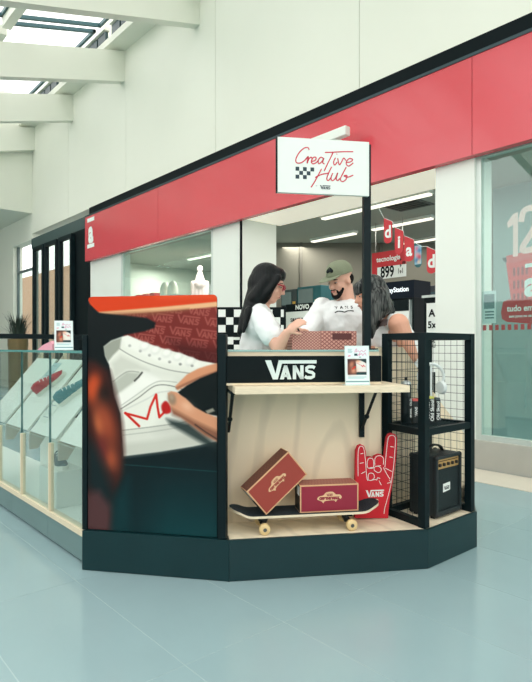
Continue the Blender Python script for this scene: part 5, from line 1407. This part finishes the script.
# game display unit
def unit(name, x0, x1, Y, y_top, depth, lab, cat='display unit', mat=BLACKM, group=None):
    a_, b_ = XatY(x0, Y), XatY(x1, Y); z = onY((x0 + x1) / 2, y_top, Y).z
    t = thing(name, lab, cat, ((a_ + b_) / 2, Y + depth / 2, 0), group)
    return t, Frame((a_, Y, 0), (1, 0, 0), (0, 0, 1), (0, -1, 0)), b_ - a_, z
Y = 6.6
t, f, W, z = unit('game_display', 377, 414, Y, 281.5, .4, 'dark video game display unit with lit header inside the store')
MB(f).box(0, W, z - .24, z, -.4, 0).build('header', M('navy_header', (6, 20, 34), .6, spec=.15), t)
m = MB(f); text(m, 'PlayStation', .095, W * .55, z - .12, f, .003, .002, .95); m.ribbon([(W * .16, z - .16), (W * .16, z - .07), (W * .21, z - .10)], .02, .003, f); m.build('header_word', M('lit_letters', (240, 246, 250), .5, emit=(235, 245, 255), estr=.7), t)
MB(f).box(0, W, 0, z - .241, -.4, -.30).build('back', M('unit_grey', (170, 184, 182), .5), t)
for q in (0, W - .03): MB(f).box(q, q + .03, 0, z - .241, -.30, 0).build('side', BLACKM, t)
for q in (.35, .8, 1.25): MB(f).box(.031, W - .031, q, q + .025, -.29, -.02).build('shelf', M('unit_shelf', (150, 168, 168), .4), t)
for i_, (a_, zz_, w_, h_) in enumerate(((W * .12, 1.276, W * .42, .10), (W * .66, 1.276, W * .2, .16), (W * .12, .826, W * .4, .12), (W * .6, .826, W * .26, .14))):
    o = MB(f).box(a_, a_ + w_, zz_, zz_ + h_, -.24, -.10, bev=.01).build('game_console', M('console_%d' % (i_ % 2), ((40, 60, 66), (206, 214, 214))[i_ % 2], .4))
    tag(o, ['dark console on the upper shelf of the game display', 'white console on the upper shelf of the game display', 'dark console on the lower shelf of the game display', 'white console on the lower shelf of the game display'][i_], 'console', 'consoles in the game display')
# poster stand with NOVO / SAMSUNG
Y = 6.2
def stand(x0, x1, Y, y_top, y_bot, lab, head, lines, headtxt=None, hh=.2):
    t, f, W, z = unit('poster_stand', x0, x1, Y, y_top, .03, lab, 'sign stand', group='poster stands in the store')
    zb_ = onY((x0 + x1) / 2, y_bot, Y).z
    MB(f).box(0, W, zb_, z, -.02, 0).build('panel', PAPER, t)
    if head: MB(f).box(0, W, z - hh * (z - zb_), z, .0005, .004).build('heading', head, t)
    for s_, sz, zz_ in lines:
        m = MB(f); text(m, s_, sz, W * .5, zb_ + (z - zb_) * zz_, f, .003, sz * .03); m.build('print_line', BLACKM, t)
    if headtxt: m = MB(f); text(m, headtxt, .10, W * .62, z - hh * .5 * (z - zb_), f, .006, .004); m.build('heading_word', PAPER, t)
    MB(f).box(W * .4, W * .6, 0.012, zb_, -.02, -.005).build('stem', METAL, t); MB(f).box(0, W, 0, .012, -.15, .13).build('foot', METAL, t)
stand(286, 313, 6.2, 303.5, 352, 'white poster stand with black heading between woman and man', BLACKM, [('SAMSUNG', .085, .66), ('Galaxy', .08, .40), ('12x', .11, .18)], 'NOVO', .16)
stand(426.5, 437.5, 5.75, 303, 372, 'narrow white text stand beside the white pier', None, [('A', .12, .85), ('5x', .11, .68), ('CAPAS', .07, .52), ('CELULAR', .06, .45), ('TABLET', .06, .38)])
stand(394, 409, 6.3, 300, 350, 'small stand with black heading in front of the game display', BLACKM, [('9', .1, .55), ('12', .1, .25)], None, .22)
# ovens on a shelf
t, f, W, z = unit('store_shelf', 279, 325, 6.62, 306, .35, 'dark store shelf carrying small ovens behind the man', 'shelf')
MB(f).box(0, W, z - .04, z, -.4, 0).build('top_shelf', BLACKM, t); MB(f).box(0, W, z * .5, z * .5 + .03, -.4, -.02).build('lower_shelf', BLACKM, t)
for q in (0, W - .04): MB(f).box(q, q + .04, 0, z - .041, -.4, -.0).build('side', BLACKM, t)
def oven(a_, w_, h_, mat, lab):
    o_ = f(a_ + w_ / 2, z + .001, -.18); t2 = thing('small_oven', lab, 'oven', o_, 'small ovens on the store shelf')
    MB(f).box(a_, a_ + w_, z + .012, z + h_, -.34, -.02, bev=.01).build('body', mat, t2); d2 = MB(f).box(a_ + .03, a_ + w_ * .68, z + .04, z + h_ - .04, -.02, -.012).build('door', M('oven_glass', (90, 106, 104), .2), t2)
    MB(f).box(a_ + w_ * .75, a_ + w_ * .92, z + .04, z + .09, -.02, -.014).build('yellow_label', M('label_yellow', (206, 160, 60), .5), t2)
    for q in (a_ + .04, a_ + w_ - .06): MB(f).box(q, q + .02, z + .0005, z + .012, -.1, -.08).build('foot', BLACKM, t2)
oven(.03, W * .36, .30, M('oven_dark', (30, 44, 46), .4), 'dark small oven left on the store shelf'); oven(W * .40, W * .5, .32, TEAL, 'teal small oven right on the store shelf')
# shelf rack and cabinets right
t, f, W, z = unit('shelf_rack', 410, 424, 7.08, 302, .35, 'open grey shelf rack with small boxes inside the store', 'shelf')
for q in (0, W - .04): MB(f).box(q, q + .04, 0, z, -.35, 0).build('upright', M('rack_grey', (132, 134, 122), .5), t)
for q in (.5, .95, 1.35, z - .04): MB(f).box(.041, W - .041, q, q + .03, -.35, -.01).build('shelf', M('rack_grey', (132, 134, 122), .5), t)
MB(f).box(.041, W - .041, 0, z - .05, -.37, -.355).build('back', M('rack_navy', (20, 40, 56), .5), t)
for i_ in range(2):
    zz_ = (.981, 1.381)[i_]
    o = MB(f).box(.06, W - .06, zz_, zz_ + .18, -.28, -.08, bev=.004).build('small_box', M('smallbox_%d' % i_, ((40, 70, 96), (180, 196, 196))[i_], .5))
    tag(o, '%s box on the %s shelf of the grey rack' % (('blue', 'pale')[i_], ('middle', 'upper')[i_]), 'box', 'boxes on the grey rack')
t, f, W, z = unit('store_cabinet', 413, 438, 7.6, 286, .4, 'dark tall store cabinet behind the pennants', 'cabinet')
MB(f).box(0, W, 0, z, -.4, -.02, bev=.01).build('body', M('cabinet_dark', (22, 34, 44), .4), t); MB(f).box(.05, W - .05, z - .5, z - .1, -.02, -.005).build('door', M('cabinet_glass', (50, 72, 80), .2), t); MB(f).box(.05, W - .05, .1, z - .6, -.02, -.005).build('door', M('cabinet_dark2', (30, 44, 52), .4), t)
t, f, W, z = unit('product_counter', 424, 438, 6.1, 295, .35, 'pale topped product counter beside the white pier', 'counter')
MB(f).box(0, W, 0, z - .03, -.35, -.005).build('body', BLACKM, t); MB(f).box(-.02, W + .02, z - .03, z, -.37, .02).build('top', M('counter_pale', (190, 200, 198), .4), t)
mo = thing('tablet_display', 'small tablet display standing on the product counter', 'tablet', f(W * .75, z, -.1))
MB(f).box(W * .55, W * .97, z + .03, z + .24, -.12, -.105).build('screen_case', M('tablet_white', (206, 212, 210), .4), mo); MB(f).box(W * .6, W * .92, z + .05, z + .22, -.105, -.103).build('screen', M('tablet_dark', (60, 76, 80), .2), mo); MB(f).box(W * .7, W * .8, z + .0005, z + .03, -.13, -.09).build('foot', METAL, mo)

# right shop window: stickers on the inside of the glass
Y = YW + .034; fw_ = Frame((0, Y, 0), (1, 0, 0), (0, 0, 1), (0, -1, 0))
def wp(x, y): p = onY(x, y, Y); return (p.x, p.z)
t = thing('window_sticker', 'large window sticker of a red shopping basket with pink numerals', 'sticker', onY(520, 320, Y))
PINK = M('pink_print', (250, 206, 200), .5)
m = MB(fw_); m.flat([wp(508, 241), wp(513, 241), wp(530, 241), wp(548, 238), wp(548, 262), wp(508, 257)][0:0] or [wp(502, 258), wp(540, 253), wp(540, 262), wp(504, 262)], -.002); m.build('basket_rim_shadow', M('rim_dark', (30, 60, 62), .5), t)
m = MB(fw_); m.flat([wp(506, 263), wp(512, 255), wp(560, 244), wp(560, 326), wp(516, 320), wp(511, 300)], -.001); m.build('basket', M('basket_red', (228, 60, 60), .5), t)
m = MB(fw_); m.flat([wp(506, 256), wp(560, 244), wp(560, 252), wp(507, 264)], -.0005); m.build('basket_rim', M('basket_rim_red', (222, 84, 82), .5), t)
m = MB(fw_)
for i_ in range(4):
    for j_ in range(3): 
        x = 513 + i_ * 4.2; y = 268 + j_ * 13 - i_ * .6; m.flat([wp(x, y), wp(x + 2.2, y - .3), wp(x + 2.2, y + 8), wp(x, y + 8)], -.0003)
m.build('basket_slots', M('slot_red', (156, 36, 40), .5), t)
m = MB(fw_); m.flat([wp(507, 223), wp(513, 214), wp(518, 212), wp(518, 256), wp(513, 257), wp(513, 225), wp(508, 228)], 0); m.build('numeral_one', PINK, t)
m = MB(fw_); m.ribbon([wp(*p) for p in smooth_poly([(521, 222), (524, 211), (533, 208), (538, 216), (533, 230), (522, 250), (540, 247)], 5, False)], .055, 0, fw_); m.build('numeral_two', PINK, t)
m = MB(fw_); text(m, 'a', .30, wp(532, 287)[0], wp(532, 287)[1] + .02, fw_, 0, .014)
m.flat([wp(525, 264), wp(560, 258), wp(560, 262), wp(525, 268)], 0); m.flat([wp(525, 301), wp(560, 303), wp(560, 307), wp(525, 305)], 0); m.build('letter_logo', PAPER, t)
m = MB(fw_); m.flat([wp(501, 312), wp(503, 302), wp(508, 299.5), wp(560, 297), wp(560, 326), wp(507, 322), wp(502, 319)], .0005); m.build('price_pill', M('pill_red', (186, 36, 46), .5), t)
m = MB(fw_); text(m, 'tudo em até 12x', .078, wp(507, 310)[0], wp(507, 309)[1], fw_, .001, .002, .9, 0, 'LEFT'); text(m, 'sem juros no cartão', .035, wp(509, 317)[0], wp(509, 316.5)[1], fw_, .001, .001, .9, 0, 'LEFT'); m.build('pill_words', PAPER, t)
t = thing('window_stripe', 'row of small red squares along the shop window', 'sticker', onY(510, 330, Y))
m0 = None
for i_ in range(20):
    a_ = XatY(483, Y) + i_ * .060; m = MB(fw_); zz_ = onY(483, 330.5, Y).z; m.flat([(a_, zz_), (a_ + .034, zz_), (a_ + .034, zz_ + .05), (a_, zz_ + .05)], 0); m.build('red_square', REDP, t)
t = thing('window_leaflet', 'pale printed leaflet stuck to the shop window near the frame', 'leaflet', onY(489, 322, Y))
m = MB(fw_); m.flat([wp(482.5, 324), wp(496, 323), wp(496, 290.5), wp(482.5, 291.5)], 0); m.build('sheet', M('leaflet_pale', (206, 222, 222), .5), t)
m = MB(fw_); m.flat([wp(484, 309), wp(494.5, 308.5), wp(494.5, 294), wp(484, 294.5)], .0005); m.build('picture', M('leaflet_teal', (96, 130, 134), .5), t)
m = MB(fw_); [m.ribbon([wp(485, y), wp(494, y - .3)], .012, .0005, fw_) for y in (312, 315, 318)]; m.build('print_lines', TEAL, t)

# left shop window: hanging sign, mannequin, goods
Y = 5.95; f = FY(158, 245, Y); W = wpx(158, 186, Y)
t = thing('hanging_notice', 'white hanging notice with arrow in the left shop window', 'sign', f(W / 2, 0, 0))
MB(f).box(0, W, 0, .16, -.02, 0).build('panel', PAPER, t); m = MB(f); m.ribbon([(.06, .08), (W * .55, .08)], .02, .001, f); m.flat([(W * .86, .04), (W * .93, .08), (W * .86, .12)], .001); m.build('arrow', TEAL, t)
for q in (.1, .9): MB().tube([f(W * q, .16, -.01), Vector((f(W * q, 0, 0).x, Y + .01, CZ))], .004, 5).build('wire', METAL, t)
Y = 6.6; p = onY(200, 293, Y); p.z = 0
t = thing('draped_mannequin', 'small mannequin draped in pale pink cloth in the left shop window', 'mannequin', p)
zm = onY(200, 293, Y).z; zh = onY(200, 266, Y).z
mb = MB(); f = Frame((p.x, p.y, 0), RT, FW, UP)
mb.ell((0, 0, zh - .06), (.06, .06, .07), f); mb.capsule(f(0, 0, zh - .14), .05, f(0, 0, zm + .18), .13)
for q in range(5): mb.capsule(f(-.14 + q * .07, -.02, zm + .2), .05, f(-.15 + q * .075, -.05, zm - .15 - .06 * (q % 2)), .03)
bake('cloth', mb, .012, M('pale_pink_cloth', (226, 196, 196), .8), t, 3)
MB(f).box(-.2, .2, -.2, .2, 0.001, zm - .25).build('pedestal', WHITE2, t)
Y = 5.5
t, f, W, z = unit('window_table', 126, 176, Y, 297, .5, 'white display table in the left shop window', 'table')
MB(f).box(0, W, z - .05, z, -.5, 0).build('tabletop', WHITE2, t)
for q in (.02, W - .08): MB(f).box(q, q + .06, 0, z - .051, -.48, -.02).build('leg', WHITE2, t)
for i_, (x, c_) in enumerate(((131, (200, 40, 48)), (138, (214, 60, 60)), (145, (190, 36, 44)))):
    a_ = XatY(x, Y) - f.o.x; o = MB(f).box(a_, a_ + .16, z + .001, z + .10, -.3, -.1, bev=.008).build('red_package', M('red_pack_%d' % i_, c_, .5)); tag(o, ('left', 'middle', 'right')[i_] + ' red package on the window display table', 'package', 'red packages on the window table')
for i_, x in enumerate((156, 163.5)):
    a_ = XatY(x, Y) - f.o.x; o = MB(Frame(f(a_, z + .001, -.2), (1, 0, 0), (0, 1, 0), UP)).lathe([(.09, 0), (.10, .02), (.10, .16), (.07, .24), (.03, .28)], 20).build('white_vase', M('cream_ceramic', (236, 226, 212), .4), None, True); tag(o, ('left', 'right')[i_] + ' cream vase on the window display table', 'vase', 'cream vases on the window table')
Y = 9.3; f = FY(207, 264, Y - .01)
t = thing('wall_lettering', 'raised pale letters on the grey wall in the left shop window', 'lettering', f(0, -.1, 0))
m = MB(f); text(m, 'BOS', .55, 0, 0, f, .004, .01, -1); m.build('letters', M('pale_letters', (196, 204, 198), .4), t)

# planter with grass-like plant at far left
p = Q(18, 347, 8.2); p.z = 0
t = thing('potted_plant', 'dark grassy plant in a tall bronze planter beyond the kiosk', 'plant', p)
f = Frame(p, RT, FW, UP); zt_ = 1.15 + 8 / FPX * 8.2
MB(f).lathe([(.10, 0), (.12, .02), (.135, zt_ - .12), (.14, zt_ - .10), (.14, zt_), (.12, zt_), (.118, zt_ - .03)], 28).build('planter', M('bronze', (120, 104, 72), .35, metal=.6), t, True)
mb = MB()
for i_ in range(170):
    a_ = random.uniform(0, 2 * math.pi); r0 = random.uniform(0, .09); L = random.uniform(.22, .46); sp2 = random.uniform(.03, .22)
    b0 = f(r0 * math.cos(a_), r0 * math.sin(a_), zt_ - .03); dirv = f.x * math.cos(a_) + f.y * math.sin(a_); sd = UP.cross(dirv) * .007
    q1 = b0 + dirv * sp2 * .4 + UP * L * .6; q2 = b0 + dirv * sp2 + UP * L * random.uniform(.85, 1)
    mb.add([b0 - sd, b0 + sd, q1 + sd, q1 - sd, q2], [(0, 1, 2, 3), (3, 2, 4)])
mb.keep = True; mb.build('foliage', M('dark_leaf', (28, 44, 32), .6, var=.3, scale=12), t, kind='stuff')
